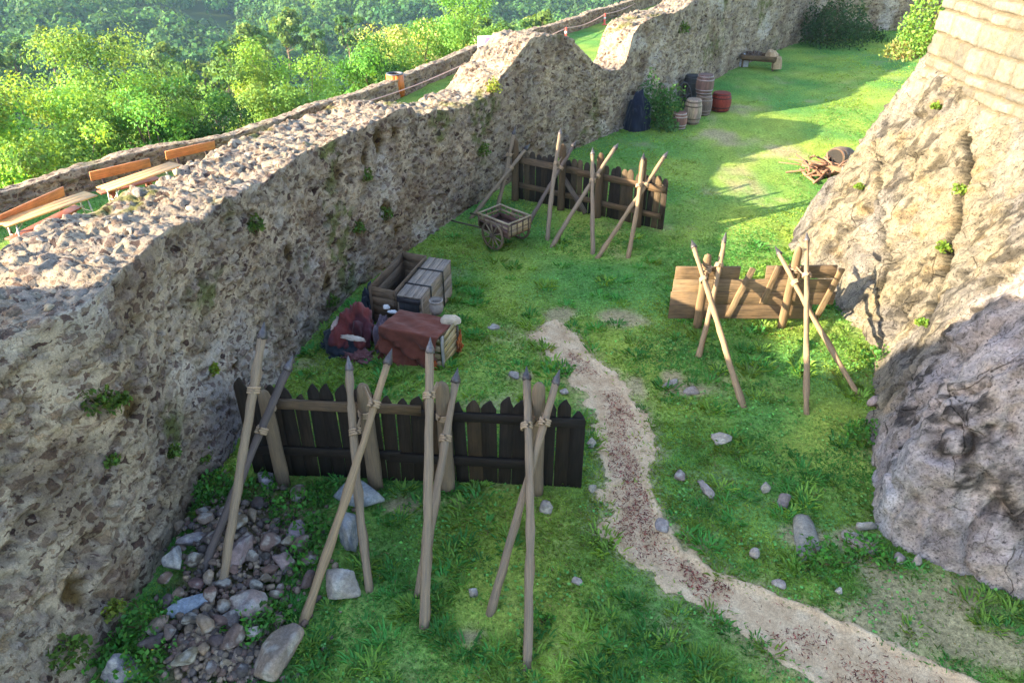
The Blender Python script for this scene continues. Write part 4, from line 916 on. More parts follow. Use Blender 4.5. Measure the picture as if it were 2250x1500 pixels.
b = MB(); O3, X3, Y3 = np.array([*o_, hC]), np.array([*ex, 0]), np.array([*ey, 0]); yn = Y3 / np.linalg.norm(Y3)
for k in range(3): b.plank(O3 + X3 * (k + .5) / 3 + (0, 0, .014) - yn * .02, O3 + X3 * (k + .5) / 3 + Y3 + yn * .02 + (0, 0, .014), X3, .152, .028, np.array((.25, .20, .165)) * rng.uniform(.85, 1.15), 4, .002)
b.build('lid', M_WOOD, ch)
for k in (.28, .68):
    b = MB(); a = O3 + Y3 * k; xn = X3 / np.linalg.norm(X3); zz = np.array([0, 0, 1.])
    b.plank(a - xn * .03 + zz * .036, a + X3 + xn * .03 + zz * .036, Y3, .045, .012, (.03, .027, .027), 3, .0); b.plank(a + X3 + xn * .026 + zz * .03, a + X3 + xn * .026 - zz * (hC - .02), Y3, .045, .012, (.03, .027, .027), 3, .0)
    b.plank(a - xn * .026 + zz * .03, a - xn * .026 - zz * (hC - .02), Y3, .045, .012, (.03, .027, .027), 3, .0); b.build('strap', M_METAL, ch)
b = MB(); fr = O3 - yn * .03; fx = X3
for z0, w_ in ((-.06, .1), (-.52, .1)): b.plank(fr + X3 * .02 + (0, 0, z0), fr + X3 * .98 + (0, 0, z0), (0, 0, 1), w_, .03, (.045, .04, .045))
b.plank(fr + X3 * .5 + (0, 0, -.1) + yn * .012, fr + X3 * .5 + (0, 0, -.74) + yn * .012, X3, .42, .016, (.03, .03, .035)); b.build('end_panel', M_WOOD, ch)
# slatted crate under a red-brown cloth
sc_ = thing('slatted_crate', 'pale slatted crate showing its end boards under the red cloth', 'crate')
k0, kx, ky = np.array([-2.3, 11.45]), np.array([1.02, -.36]), np.array([.26, .52]); hK = .64
b = MB(); K0, KXv, KYv = np.array([*k0, 0.]), np.array([*kx, 0.]), np.array([*ky, 0.]); Zz = np.array([0, 0, 1.]); xn = KXv / np.linalg.norm(KXv)
for i in range(4):
    for a, d in ((K0, KXv), (K0 + KYv, KXv)): b.plank(a + Zz * (.09 + .155 * i), a + d + Zz * (.09 + .155 * i), Zz, .11, .02, (.34, .25, .14))
b.plank(K0 + KYv / 2 + Zz * hK, K0 + KXv + KYv / 2 + Zz * hK, KYv, .55, .02, (.3, .22, .13))
b.build('crate_body', M_WOOD, sc_); b = MB()
E0 = K0 + KXv + xn * .012
for i in range(5): b.plank(E0 + KYv * .06 + Zz * (.02 + .13 * i), E0 + KYv * .96 + Zz * (.16 + .13 * i), Zz, .10, .02, np.array((.46, .36, .20)) * rng.uniform(.85, 1.1), 3)
b.plank(E0 + KYv * .04 + xn * .025, E0 + KYv * .04 + xn * .025 + Zz * .66, KYv, .07, .03, (.36, .33, .30)); b.plank(E0 + KYv * .97 + xn * .02, E0 + KYv * .97 + xn * .02 + Zz * .6, KYv, .05, .025, (.10, .08, .06)); b.build('end_boards', M_WOOD, sc_)
def drape(name, label, c, ex, ey, h, hang, col, seed, cat='cloth', n=120):
    """cloth lying over a box top (centre c, half edges ex, ey) and hanging down its sides"""
    U_, V_ = np.meshgrid(np.linspace(-1 - hang[0], 1 + hang[1], n), np.linspace(-1 - hang[2], 1 + hang[3], n), indexing='ij'); lx, ly = np.linalg.norm(ex), np.linalg.norm(ey)
    cu, cv = np.clip(U_, -1, 1), np.clip(V_, -1, 1); du, dv = U_ - cu, V_ - cv; dl = np.hypot(du, dv) * (lx + ly) / 2
    fold = np.sin((U_ * 5.0 + V_ * 6.5) + 2.5 * noise2(U_.ravel(), V_.ravel(), 1.2, 2, seed).reshape(U_.shape)) * .5 + 1.6 * (noise2(U_.ravel(), V_.ravel(), 3.5, 4, seed + 2).reshape(U_.shape) - .5)
    out = np.minimum(dl, .03 + .10 * dl) + .11 * fold * ss(.0, .5, dl)
    ang_u = np.sign(du) * np.where(dl > 0, np.abs(du) * (lx + ly) / 2 / np.maximum(dl, 1e-6), 0); ang_v = np.sign(dv) * np.where(dl > 0, np.abs(dv) * (lx + ly) / 2 / np.maximum(dl, 1e-6), 0)
    dl = dl * (1 + .10 * fold); z = h - np.maximum(dl - .02, 0) * .97 + .03 * fold * ss(.3, .0, dl) * .6 + .01
    z = np.maximum(z, .012 + .02 * np.abs(fold))
    P = np.asarray(c)[None, None] + np.asarray(ex)[None, None] * cu[..., None] + np.asarray(ey)[None, None] * cv[..., None] + (np.asarray(ex) / lx)[None, None] * (out * ang_u)[..., None] + (np.asarray(ey) / ly)[None, None] * (out * ang_v)[..., None]
    P[..., 2] = z
    o = MB().grid(P, col).build(name, M_CLOTH, None, smooth=True); m = o.modifiers.new('Solid', 'SOLIDIFY'); m.thickness = .008; return tag(o, label, cat)
cK = K0 + KXv * .47 + KYv * .5
drape('cloth', 'red brown cloth draped over the slatted crate and hanging to the grass', cK + KXv * -.02, KXv * .5, KYv * .56, hK + .03, (.9, .18, 1.85, .8), (.15, .044, .028), 1)
def heap(name, label, cat, c, size, col, seed, mat=None, ridge=.35, sub=5, cols=None, rz=0):
    V, F = ico(sub); V = V.copy(); V = V[:, :]; q = V * np.array([1, 1, .8])
    f = np.abs(fbm(q * 2.2 + seed * 7.1, 4, seed) - .5) * 2; V *= (1 - ridge * (1 - f)[:, None] * .9 + (fbm(q * 1.3 + seed, 3, seed + 4) - .5)[:, None] * .5)
    V = V * np.asarray(size); V[:, 2] = np.where(V[:, 2] < 0, V[:, 2] * .12, V[:, 2]); V = rotz(V, rz)
    C = np.tile(np.asarray(col, float), (len(V), 1))
    if cols: k = ss(.52, .56, fbm(q * 1.7 + 3 * seed, 2, seed + 8))[:, None]; C = C * (1 - k) + np.asarray(cols) * k
    o = MB().add(V, F, C).build(name, mat or M_CLOTH, None, smooth=True); o.location = c; return tag(o, label, cat)
heap('tarpaulin', 'dark blue black tarpaulin rumpled at the wall foot under the red cloths', 'tarpaulin', (-3.2, 12.05, 0), (.56, .98, .36), (.022, .027, .036), 3, rz=.1)
heap('cloth', 'crumpled dark red cloth heaped against the wall', 'cloth', (-2.98, 12.1, .0), (.74, 1.02, 1.12), (.16, .036, .032), 4, ridge=.62, cols=(.085, .024, .03))
heap('cloth', 'dull purple brown cloth spread on the grass below the red heap', 'cloth', (-2.8, 11.4, 0), (.62, .36, .28), (.15, .06, .06), 5, ridge=.8)
heap('cloth', 'greyish purple cloth stuffed between red heap and draped crate', 'cloth', (-2.46, 12.0, .02), (.26, .6, .8), (.13, .085, .10), 6, ridge=.55)
heap('cloth', 'pale cream cloth edge folded across the dark red heap', 'cloth', (-2.9, 11.52, .36), (.36, .09, .09), (.50, .40, .33), 12, ridge=.5, rz=-.35)
heap('cloth', 'pale pink cloth fold curling up the wall side of the red heap', 'cloth', (-3.3, 11.95, .42), (.07, .32, .16), (.42, .30, .26), 13, ridge=.5, rz=-.2)
heap('cloth', 'orange cloth bunched over the end of the slatted crate', 'cloth', (-1.0, 11.62, .1), (.15, .27, .62), (.36, .095, .018), 7, ridge=.85)
heap('cloth', 'scrap of orange cloth at the foot of the slatted crate', 'cloth', (-1.38, 11.02, 0), (.09, .08, .28), (.33, .075, .018), 8, ridge=.6)
heap('cloth', 'small white cloth bundle lying between the red heap and the chest', 'cloth', (-2.42, 12.42, .5), (.085, .07, .09), (.62, .57, .55), 9)
heap('cloth', 'flat white rag beside the chest corner', 'cloth', (-2.26, 12.17, .55), (.12, .07, .05), (.6, .6, .62), 10)
heap('sack', 'round beige sack resting on the right end of the red cloth', 'sack', (-1.12, 11.62, .66), (.21, .15, .15), (.45, .35, .25), 11, ridge=.08)
j = thing('clay_jar', 'grey brown clay jar with open mouth on the red cloth', 'jar', (-1.4, 11.93, .66))
b = MB(); b.lathe((0, 0, 0), [(.085, 0), (.125, .07), (.135, .14), (.115, .21), (.10, .235), (.115, .26), (.125, .275), (.105, .275), (.09, .22), (.10, .1)], (.21, .175, .15), 22, cap=True); b.build('jar_body', M_CLAY, j, smooth=True)
b = MB(); b.lathe((0, 0, 0), [(.118, .262), (.131, .268), (.131, .285), (.118, .288)], (.26, .22, .19), 22, cap=False); b.build('rim', M_CLAY, j, smooth=True)
b = MB(); b.plank((-2.36, 11.58, .02), (-2.34, 11.7, .42), (1, -.3, 0), .16, .02, (.36, .34, .35)); tag(b.build('board', M_WOOD), 'short grey board leaning on the left end of the draped crate', 'board')
heap('bush', 'dark bundle of black cloth and brush jammed between crate and wall', 'bundle', (-2.95, 13.35, 0), (.25, .65, .62), (.03, .033, .045), 14, ridge=.6)

# =================================================================== BARRELS AND OTHER FAR PROPS
def barrel(name, label, loc, h, r, wood, hoop, group='barrels by the wall', axis=(0, 0, 1), mouth=False, hoops=(.08, .25, .75, .92), rot=0):
    o = thing(name, label, 'barrel', loc, group); t = np.linspace(0, 1, 11); pr = [(r * (.78 + .22 * math.sin(math.pi * q) ** .8), h * q) for q in t]
    if axis[2] != 1: base = np.asarray(axis, float) * -h / 2 + (0, 0, r * .95)
    else: base = np.zeros(3)
    b = MB(); k = 22; b.lathe(base, pr, wood, k, axis, True); V, C, U = b.arrays()
    st = tint(wood, k, .18, .04); b.c = [st[np.arange(len(V)) % k]]; b.build('staves', M_WOOD, o, smooth=False)
    a = np.asarray(axis, float)
    for q in hoops:
        rr_ = r * (.78 + .22 * math.sin(math.pi * q) ** .8) + .006; hb2 = MB(); hb2.lathe(base, [(rr_ - .012, h * q - .022), (rr_, h * q - .022), (rr_, h * q + .022), (rr_ - .012, h * q + .022)], hoop, k, axis, False); hb2.build('hoop', M_METAL, o)
    l = MB()
    l.lathe(base, [(r * .745, h * .999 + .002), (.01, h + .004)], (.02, .017, .015) if mouth else np.array(wood) * .8, k, axis, False); l.build('mouth' if mouth else 'lid', M_WOOD, o)
    return o
def bz(px, py): p = onz(px, py); return (p[0], p[1], gz1(p[0], p[1]))
barrel('barrel', 'small striped tub barrel with pale hoops, nearest the leafy bush', bz(1491, 280), .58, .27, (.20, .10, .075), (.33, .27, .24))
barrel('barrel', 'pale tan upright barrel between the striped tub and the stacked pair', bz(1519, 270), .86, .32, (.28, .215, .16), (.14, .10, .075))
p = bz(1542, 252); barrel('barrel', 'brown barrel at the bottom of the stacked pair', p, .74, .33, (.13, .09, .075), (.2, .15, .13))
barrel('barrel', 'brown barrel with grey hoops stacked on top of another barrel', (p[0] - .03, p[1] + .02, p[2] + .745), .70, .33, (.14, .085, .075), (.26, .21, .21))
barrel('barrel', 'squat red painted barrel standing apart on the right', bz(1581, 243), .68, .39, (.21, .035, .022), (.07, .02, .018))
q = bz(1520, 225); barrel('barrel', 'black barrel half hidden behind the stacked pair', (q[0], q[1] + .3, q[2]), 1.0, .36, (.03, .028, .032), (.05, .05, .055))
q = onz(1497, 252); wl = thing('cart_wheel', 'dark old cart wheel leaning between bush and barrels', 'wheel', (q[0] + .1, q[1] + .25, 0)); c = np.array([0, 0, .62]); a_ = np.array([.75, -.6, .28]); a_ /= np.linalg.norm(a_)
b = MB(); b.lathe(c, [(.44, -.03), (.5, -.03), (.5, .03), (.44, .03), (.44, -.03)], (.035, .028, .028), 26, a_, False); b.build('rim', M_WOOD, wl)
b = MB(); e1 = np.cross(a_, (0, 0, 1)); e1 /= np.linalg.norm(e1); e2 = np.cross(a_, e1)
for k in range(10): d = e1 * math.cos(k * .628) + e2 * math.sin(k * .628); b.tube([c + d * .05, c + d * .46], .022, (.04, .03, .03), 6)
b.build('spokes', M_WOOD, wl); b = MB(); b.lathe(c, [(.05, -.09), (.09, -.04), (.09, .04), (.05, .09)], (.04, .03, .03), 12, a_); b.build('hub', M_WOOD, wl)
heap('tarpaulin', 'black blue tarpaulin hung over a pile at the wall beside the bush', 'tarpaulin', (4.45, 26.35, 0), (.62, .62, 1.45), (.012, .015, .03), 21, ridge=.35, rz=.5)
plant('leafy_bush', 'leafy green bush between the black tarpaulin and the barrels', 'bush', (5.25, 26.8, 0), .82, 1.75, 2200, .11, (.05, .13, .035), stems=12)
plant('weed_plant', 'small pale green weed at the foot of the striped tub barrel', 'plant', (5.45, 26.0, 0), .4, .5, 260, .12, (.07, .16, .05))
plant('leafy_bush', 'dark grey green bush against the far end of the castle wall', 'bush', (16.9, 41.9, 0), 1.7, 2.3, 5200, .13, (.035, .075, .03), stems=14)
plant('weed_plant', 'low dark creeping bush right of the far bush at the wall', 'bush', (19.2, 43.6, 0), 1.6, .8, 1400, .13, (.035, .08, .02))
tr_ = thing('handcart', 'far low wooden barrow loaded with sacks by the wall', 'barrow', (11.55, 36.2, 0), rz=-.45); b = MB()
b.box((0, 0, .38), (.75, 0, 0), (0, .42, 0), (0, 0, .03), (.10, .065, .04))
for s in (-1, 1): b.plank((-.8, .42 * s, .5), (.8, .42 * s, .5), (0, 0, 1), .2, .03, (.14, .09, .055)); b.plank((.77 * s, -.42, .5), (.77 * s, .42, .5), (0, 0, 1), .2, .03, (.12, .08, .05))
b.build('bed', M_WOOD, tr_)
for sx in (-1, 1):
    for sy in (-1, 1): b = MB(); b.plank((.7 * sx, .36 * sy, -.03), (.7 * sx, .36 * sy, .4), (1, 0, 0), .08, .08, (.11, .075, .045)); b.build('leg', M_WOOD, tr_)
heap('sack', 'tan sack lying on the right end of the far barrow', 'sack', (12.0, 36.0, .42), (.36, .42, .5), (.34, .23, .13), 31, ridge=.2)
heap('sack', 'second tan sack hanging over the edge of the far barrow', 'sack', (12.2, 35.65, .1), (.26, .25, .6), (.32, .22, .13), 34, ridge=.2)
heap('sack', 'dark brown bundle on the left end of the far barrow', 'bundle', (11.3, 36.4, .42), (.5, .4, .42), (.09, .06, .045), 32, ridge=.5)
heap('stone', 'pale bluish stone at the wall foot left of the far barrow', 'stone', (10.8, 36.6, 0), (.4, .3, .55), (.33, .34, .38), 33, M_STONE, ridge=.1)
barrel('barrel', 'dark barrel lying on its side with open mouth beside the rock', (9.9, 21.8, .02), .85, .36, (.15, .095, .065), (.06, .05, .045), axis=(-.75, -.62, .2), mouth=True)
sp = thing('branch_pile', 'pile of broken brown branches and boards by the sideways barrel', 'branch pile', (9.2, 21.2, 0)); b = MB()
for i in range(34):
    c = np.array([rng.normal(0, .38), rng.normal(0, .3), rng.uniform(.05, .42)]); d = rng.normal(0, 1, 3) * (1, 1, .28); d *= rng.uniform(.35, .75) / np.linalg.norm(d); p0, p1 = c - d, c + d; p0[2], p1[2] = max(p0[2], .02), max(p1[2], .02)
    b.tube([p0, (p0 + p1) / 2 + rng.normal(0, .05, 3), p1], rng.uniform(.015, .045), np.array((.21, .115, .075)) * rng.uniform(.6, 1.5), 6)
b.build('branches', M_WOOD, sp); b = MB()
for i in range(5): a = rng.normal(0, .3, 2); b.plank((a[0] - .4, a[1], .15 + .05 * i), (a[0] + .4, a[1] + rng.normal(0, .3), .2 + .05 * i), (0, 0, 1), .14, .025, (.23, .14, .09))
b.build('boards', M_WOOD, sp)

# =================================================================== TERRACE FURNITURE
OR, RED = (.52, .20, .075), (.30, .10, .06)
def beer_table(label, r0, r1, w, group='beer tables on the terrace'):
    r0, r1 = np.array([*r0, 0.]), np.array([*r1, 0.]); d = r1 - r0; l = np.linalg.norm(d); a = math.atan2(d[1], d[0]); c = (r0 + r1) / 2
    o = thing('beer_table', label, 'table', (c[0], c[1], TZ), group, a); b = MB(); h = .78
    for k in (-1, 0, 1): b.plank((-l / 2, k * w / 3, h), (l / 2, k * w / 3, h), (0, 1, 0), w / 3 - .003, .03, np.array((.62, .33, .13)) * rng.uniform(.93, 1.07), 2, .0)
    b.build('tabletop', M_WOODS, o)
    for s in (-1, 1):
        x = s * (l / 2 - .22)
        for sy in (-1, 1):
            b = MB(); b.tube([(x, sy * w * .34, h - .03), (x + s * .06, sy * w * .36, .0)], .02, (.34, .37, .33), 7); b.build('leg', M_METAL, o)
        b = MB(); b.tube([(x + s * .02, -w * .35, .45), (x + s * .02, w * .35, .45)], .015, (.34, .37, .33), 6); b.tube([(x + s * .01, 0, .47), (x - s * .3, 0, h - .04)], .012, (.34, .37, .33), 6); b.build('brace', M_METAL, o)
t2a, t2b = (onz(373, 357, 1.28) + onz(401, 363, 1.28)) / 2, (onz(213, 413, 1.28) + onz(239, 419, 1.28)) / 2; dT = t2b - t2a; dT /= np.linalg.norm(dT)
beer_table('orange beer table beside the middle bench with metal legs', t2a[:2], t2b[:2], .5)
t1a = (onz(184, 422, 1.28) + onz(216, 429, 1.28)) / 2; d1 = onz(0, 494, 1.28) - t1a; d1 /= np.linalg.norm(d1)
beer_table('nearest orange beer table cut off by the left edge of the view', t1a[:2], (t1a + d1 * 2.1)[:2], .5)
def back_bench(label, a, b_, group='wooden benches along the parapet'):
    """a, b_: ends of the backrest (world points at backrest height)"""
    a, b_ = np.array(a, float), np.array(b_, float); d = b_ - a; l = np.linalg.norm(d[:2]); ang_ = math.atan2(d[1], d[0]); c = (a + b_) / 2
    o = thing('bench', label, 'bench', (c[0], c[1], TZ), group, ang_); b = MB(); b.plank((-l / 2, 0, .79), (l / 2, 0, .79), (0, -.2, 1), .24, .035, OR, 3, .0); b.build('backrest', M_WOODS, o, bevel=.006)
    b = MB(); b.plank((-l / 2, -.30, .45), (l / 2, -.30, .45), (0, 1, 0), .30, .04, RED, 3, .0); b.build('seat', M_WOODS, o, bevel=.006)
    for s in (-1, 1):
        x = s * (l / 2 - .28); b = MB(); b.plank((x, -.06, .42), (x, .03, .70), (1, 0, 0), .07, .03, (.07, .05, .045)); b.build('bracket', M_WOOD, o)
        b = MB(); b.plank((x, -.3, -.03), (x, -.3, .43), (1, 0, 0), .10, .26, RED, 2); b.build('leg', M_WOODS, o)
ZB = TZ + .79
def bb(p, q): return onz(*p, ZB), onz(*q, ZB)
A1, B1 = bb((40, 466), (140, 420)); dd = A1 - B1; dd /= np.linalg.norm(dd)
back_bench('nearest orange backed bench behind the first table', B1 + dd * 2.0, B1)
A1, B1 = bb((198, 388), (330, 357)); back_bench('middle orange backed bench behind the second table', A1, B1)
A1, B1 = bb((364, 342), (472, 318)); back_bench('farthest orange backed bench standing past the tables', A1, B1)
q = onz(871, 213, TZ); tb = thing('litter_bin', 'orange brown wooden litter bin on the terrace beside the parapet', 'bin', (q[0], q[1], TZ), rz=.4); b = MB()
for k in range(12): a = k * math.pi / 6; c = np.array([math.cos(a), math.sin(a)]) * .31; b.plank((*c, .05), (*c, .82), (-c[1], c[0], 0), .155, .03, np.array((.50, .15, .03)) * rng.uniform(.8, 1.15), 2)
b.build('slats', M_WOODS, tb); b = MB(); b.lathe((0, 0, .80), [(.24, 0), (.32, .01), (.32, .06), (.26, .07), (.26, .01)], (.10, .10, .11), 18, cap=False); b.build('rim', M_METAL, tb); b = MB(); b.lathe((0, 0, .03), [(.28, 0), (.28, .74), (.26, .74)], (.04, .035, .03), 14); b.build('liner', M_METAL, tb)
rp = []
for i, (px, py, lab) in enumerate(((708, 290, 'short pink red barrier post left of the litter bin'), (1023, 172, 'short pink red barrier post by the slope of cap stones'), (1243, 88, 'red and white barrier post above the highest part of the wall'), (1328, 55, 'red barrier post at the edge of the sunny sand'), (1411, 18, 'farthest red barrier post near the parapet'))):
    q = onz(px, py, TZ); o = thing('barrier_post', lab, 'post', (q[0], q[1], TZ), 'barrier posts on the terrace'); b = MB(); b.lathe((0, 0, 0), [(.15, 0), (.14, .03), (.06, .05), (.055, .58), (.0, .6)], (.62, .09, .05), 14); b.build('post_body', M_PAINT, o)
    b = MB(); b.lathe((0, 0, 0), [(.058, .3), (.061, .3), (.061, .42), (.058, .42)], (.75, .72, .7), 14, cap=False); b.build('white_band', M_PAINT, o); rp.append(np.array([q[0], q[1], TZ + .56]))
for i in range(len(rp) - 1):
    t = np.linspace(0, 1, 14)[:, None]; P_ = rp[i] * (1 - t) + rp[i + 1] * t; P_[:, 2] -= .15 * np.sin(t[:, 0] * math.pi)
    tag(MB().tube(P_, .022, (.66, .42, .38), 5).build('barrier_rope', M_ROPE), ['pale pink rope from left post past the litter bin', 'pale pink rope over the sloping cap stones', 'pale rope along the grass strip to the sandy corner', 'pale rope at the farthest terrace corner'][i], 'rope')
q = onz(1067, 150, TZ); sg_ = thing('notice_board', 'small white notice with a pink patch standing by the parapet', 'sign', (q[0], q[1] + .4, TZ), rz=.25); b = MB(); b.plank((0, 0, .45), (0, 0, 1.25), (1, 0, 0), .7, .03, (.75, .72, .76), 1, 0); b.build('panel', M_PAINT, sg_)
b = MB(); b.plank((.14, -.02, .92), (.14, -.02, 1.18), (1, 0, 0), .34, .008, (.62, .16, .36), 1, 0); b.build('pink_patch', M_PAINT, sg_)
for s in (-1, 1): b = MB(); b.tube([(.3 * s, .03, 0), (.3 * s, .03, 1.2)], .02, (.3, .3, .3), 6); b.build('leg', M_METAL, sg_)

# =================================================================== STONES
SC = [(.165, .125, .095), (.12, .095, .085), (.21, .16, .115), (.08, .065, .06), (.135, .09, .075)]
def heap_z(x, y):
    """height of the rubble mound at the wall foot"""
    a, b_ = onz(520, 1220)[:2], onz(470, 1420)[:2]
    return .34 * math.exp(-((x - a[0] + .25) / .75) ** 2 - ((y - a[1]) / .8) ** 2) + .22 * math.exp(-((x - b_[0] + .2) / .6) ** 2 - ((y - b_[1]) / .55) ** 2)
def stone(label, px, py, size, col, name='stone', group=None, seed=1, z=0., rz=0., sub=4, cuts=12):
    V, F = rock_shape(size, sub, cuts + 3, .09, seed, (.42, .8)); V = rotz(V, rz); q = onz(px, py); g = gz1(q[0], q[1]) + (heap_z(q[0], q[1]) if group and 'heap' in group else 0)
    c = tint(col, 1, .04, .03)[0]; n_ = fbm(V * 6 + seed, 4, seed)[:, None]; C = c * (.8 + .4 * n_); lich = ss(.58, .66, fbm(V * 9 + 3 * seed, 4, seed + 2))[:, None] * .5; C = C * (1 - lich) + np.array([.42, .40, .36]) * lich
    o = MB().add(V, F, C).build(name, M_STONE); o.location = (q[0], q[1], g + size[2] * .45 + z); return tag(o, label, 'stone', group)
PILE = 'rubble stones heaped at the wall foot'
big = [('large flat grey slab lying on the grass under the near palisade', 790, 1095, (.40, .26, .17), (.24, .255, .27), 2.9), ('upright dark grey boulder behind the second pair of poles', 770, 1185, (.17, .30, .24), (.23, .225, .25), .1),
       ('large rounded pale speckled boulder beside the second pole foot', 752, 1305, (.31, .26, .27), (.30, .25, .225), .4), ('big brown angular block at the bottom edge of the heap', 610, 1455, (.25, .34, .20), (.25, .195, .16), -.5),
       ('long reddish brown block between the first poles', 535, 1255, (.13, .27, .17), (.22, .16, .15), -.25), ('flat bluish grey slab lying aslant below the first pole foot', 440, 1352, (.30, .12, .09), (.24, .25, .28), .5),
       ('reddish triangular slab in the middle of the heap', 550, 1345, (.26, .25, .15), (.24, .17, .16), .8), ('small squarish grey stone near the bracing post', 585, 1062, (.14, .14, .13), (.30, .27, .29), 0.2),
       ('dark rough stone in the weeds behind the second pole', 650, 1185, (.15, .17, .15), (.22, .18, .19), 0), ('grey upright stone at the wall foot left of the first pole', 395, 1270, (.13, .17, .20), (.24, .24, .25), .3),
       ('pale round stone half hidden in yellow weed', 560, 1405, (.12, .11, .11), (.36, .31, .28), 0), ('dark grey boulder at the bottom left corner', 268, 1488, (.19, .15, .16), (.20, .18, .20), .2),
       ('dark jagged stone against the first pole', 430, 1225, (.15, .11, .10), (.21, .19, .21), .5), ('brown jagged stone right of the long block', 630, 1250, (.20, .13, .12), (.23, .18, .17), -.6)]
for i, (l_, px, py, s, c, a) in enumerate(big): stone(l_, px, py, tuple(q_ * 1.2 for q_ in s), c, 'boulder' if max(s) > .24 else 'stone', PILE, 50 + i, 0, a)
meds = [(465, 1180), (500, 1160), (560, 1165), (590, 1245), (600, 1220), (610, 1320), (620, 1300), (470, 1300), (500, 1310), (445, 1310), (405, 1330), (380, 1345), (460, 1405), (430, 1395), (490, 1395), (400, 1180), (455, 1150), (520, 1130), (570, 1130), (640, 1340), (590, 1290), (565, 1305),
        (455, 1455), (485, 1440), (520, 1430), (420, 1475), (470, 1490), (505, 1475), (540, 1490), (370, 1300), (410, 1240), (680, 1290), (540, 1190), (515, 1210), (555, 1220), (660, 1100), (625, 1080), (640, 1210), (610, 1190), (665, 1215), (690, 1240), (560, 1250), (500, 1240), (480, 1230), (520, 1280), (480, 1270), (535, 1310), (590, 1350), (615, 1360), (470, 1340), (500, 1360), (515, 1385), (420, 1300), (440, 1270), (600, 1270), (640, 1270), (530, 1170), (360, 1400), (345, 1440), (385, 1420)]
for i, (px, py) in enumerate(meds):
    r = rng.uniform(.055, .15); stone('fist to head sized rubble stone lying in the heap at the wall foot', px, py, (r * rng.uniform(.8, 1.4), r * rng.uniform(.8, 1.2), r * rng.uniform(.6, .95)), SC[i % 5], 'stone', 'small rubble stones in the heap', 120 + i, r * .4, rng.random() * 6, 3)
law = [('pale jagged stone alone in the grass right of the path', 1588, 970, (.16, .11, .11)), ('flat brown grey stone left of a group in the grass', 1492, 1050, (.11, .09, .07)), ('low greyish stone right of the flat brown one', 1550, 1078, (.16, .08, .06)), ('small upright white stone in the right grass', 1682, 1078, (.07, .07, .11)), ('brownish stone beside the upright white one', 1720, 1108, (.12, .10, .09)),
       ('wide flat brown slab lying in the grass near the rock corner', 1775, 1190, (.34, .20, .08)), ('flat pale slab beside the rock corner', 1880, 1195, (.22, .17, .08)), ('thin stone standing at the rock corner', 1905, 1160, (.14, .05, .09)), ('round pale stone at the rock foot', 1978, 1230, (.075, .07, .06)), ('small cream stone beside the round one at the rock foot', 2015, 1235, (.06, .06, .07)),
       ('white pointed stone in the grass above the path bend', 1660, 1222, (.07, .06, .07)), ('tiny white stone near the path edge below the slab', 1843, 1302, (.05, .05, .05)), ('pale stone lying on the path edge', 1455, 1155, (.13, .08, .05)), ('small stone at the path edge beside a tuft', 1710, 1285, (.07, .06, .05)), ('white stone on the grass right of the near palisade', 1300, 975, (.07, .09, .08)),
       ('small pale stone at the right foot of the near palisade', 1302, 1078, (.08, .07, .07)), ('grey egg shaped stone in front of the last post', 1200, 1125, (.08, .09, .11)), ('small white stone on the grass between the last poles', 1042, 1303, (.06, .06, .07)), ('small white stone low on the front lawn', 1267, 1278, (.065, .055, .05)), ('grey stone poking from grass beside the rock edge', 1920, 890, (.11, .1, .13)),
       ('flat pale stone in the lawn behind the near palisade', 1130, 826, (.16, .09, .05)), ('flat pale stone in the lawn beside the draped crate', 1085, 722, (.15, .09, .04)), ('low pale stone right of the path in thin grass', 1522, 862, (.15, .12, .05)), ('long pale stone beside the path in thin grass', 1475, 845, (.08, .17, .05)), ('small stone by the path behind the palisade end', 1240, 862, (.08, .07, .06))]
for i, (l_, px, py, s) in enumerate(law): stone(l_, px, py, tuple(q_ * 1.35 for q_ in s), (.27, .235, .21) if i not in (1, 4) else (.19, .15, .13), 'stone', 'stones lying in the lawn', 200 + i, -.01, i * .9, 3, 10)
# gravel between the rubble: too many to count
B = MB(); V0, F0 = ico(1)
for i in range(1700):
    px, py = (rng.normal(540, 75), rng.normal(1230, 75)) if i % 2 else (rng.normal(480, 60), rng.normal(1440, 45))
    q = onz(px, py); xw = np.interp(q[1], WBc[:, 1][:400], WBc[:, 0][:400])
    if q[0] < xw + .05: continue
    r = abs(rng.normal(.03, .016)) + .008; n_ = V0 * rng.uniform(.55, 1.2, (1, 3)) * r * (1 + rng.normal(0, .12, (len(V0), 1))); B.add(rotz(n_, rng.random() * 6) + (q[0], q[1], gz1(q[0], q[1]) + heap_z(q[0], q[1]) + r * .3), F0, np.array(SC[rng.integers(5)]) * rng.uniform(.7, 1.5))
tag(B.build('gravel', M_STONE), kind='stuff')

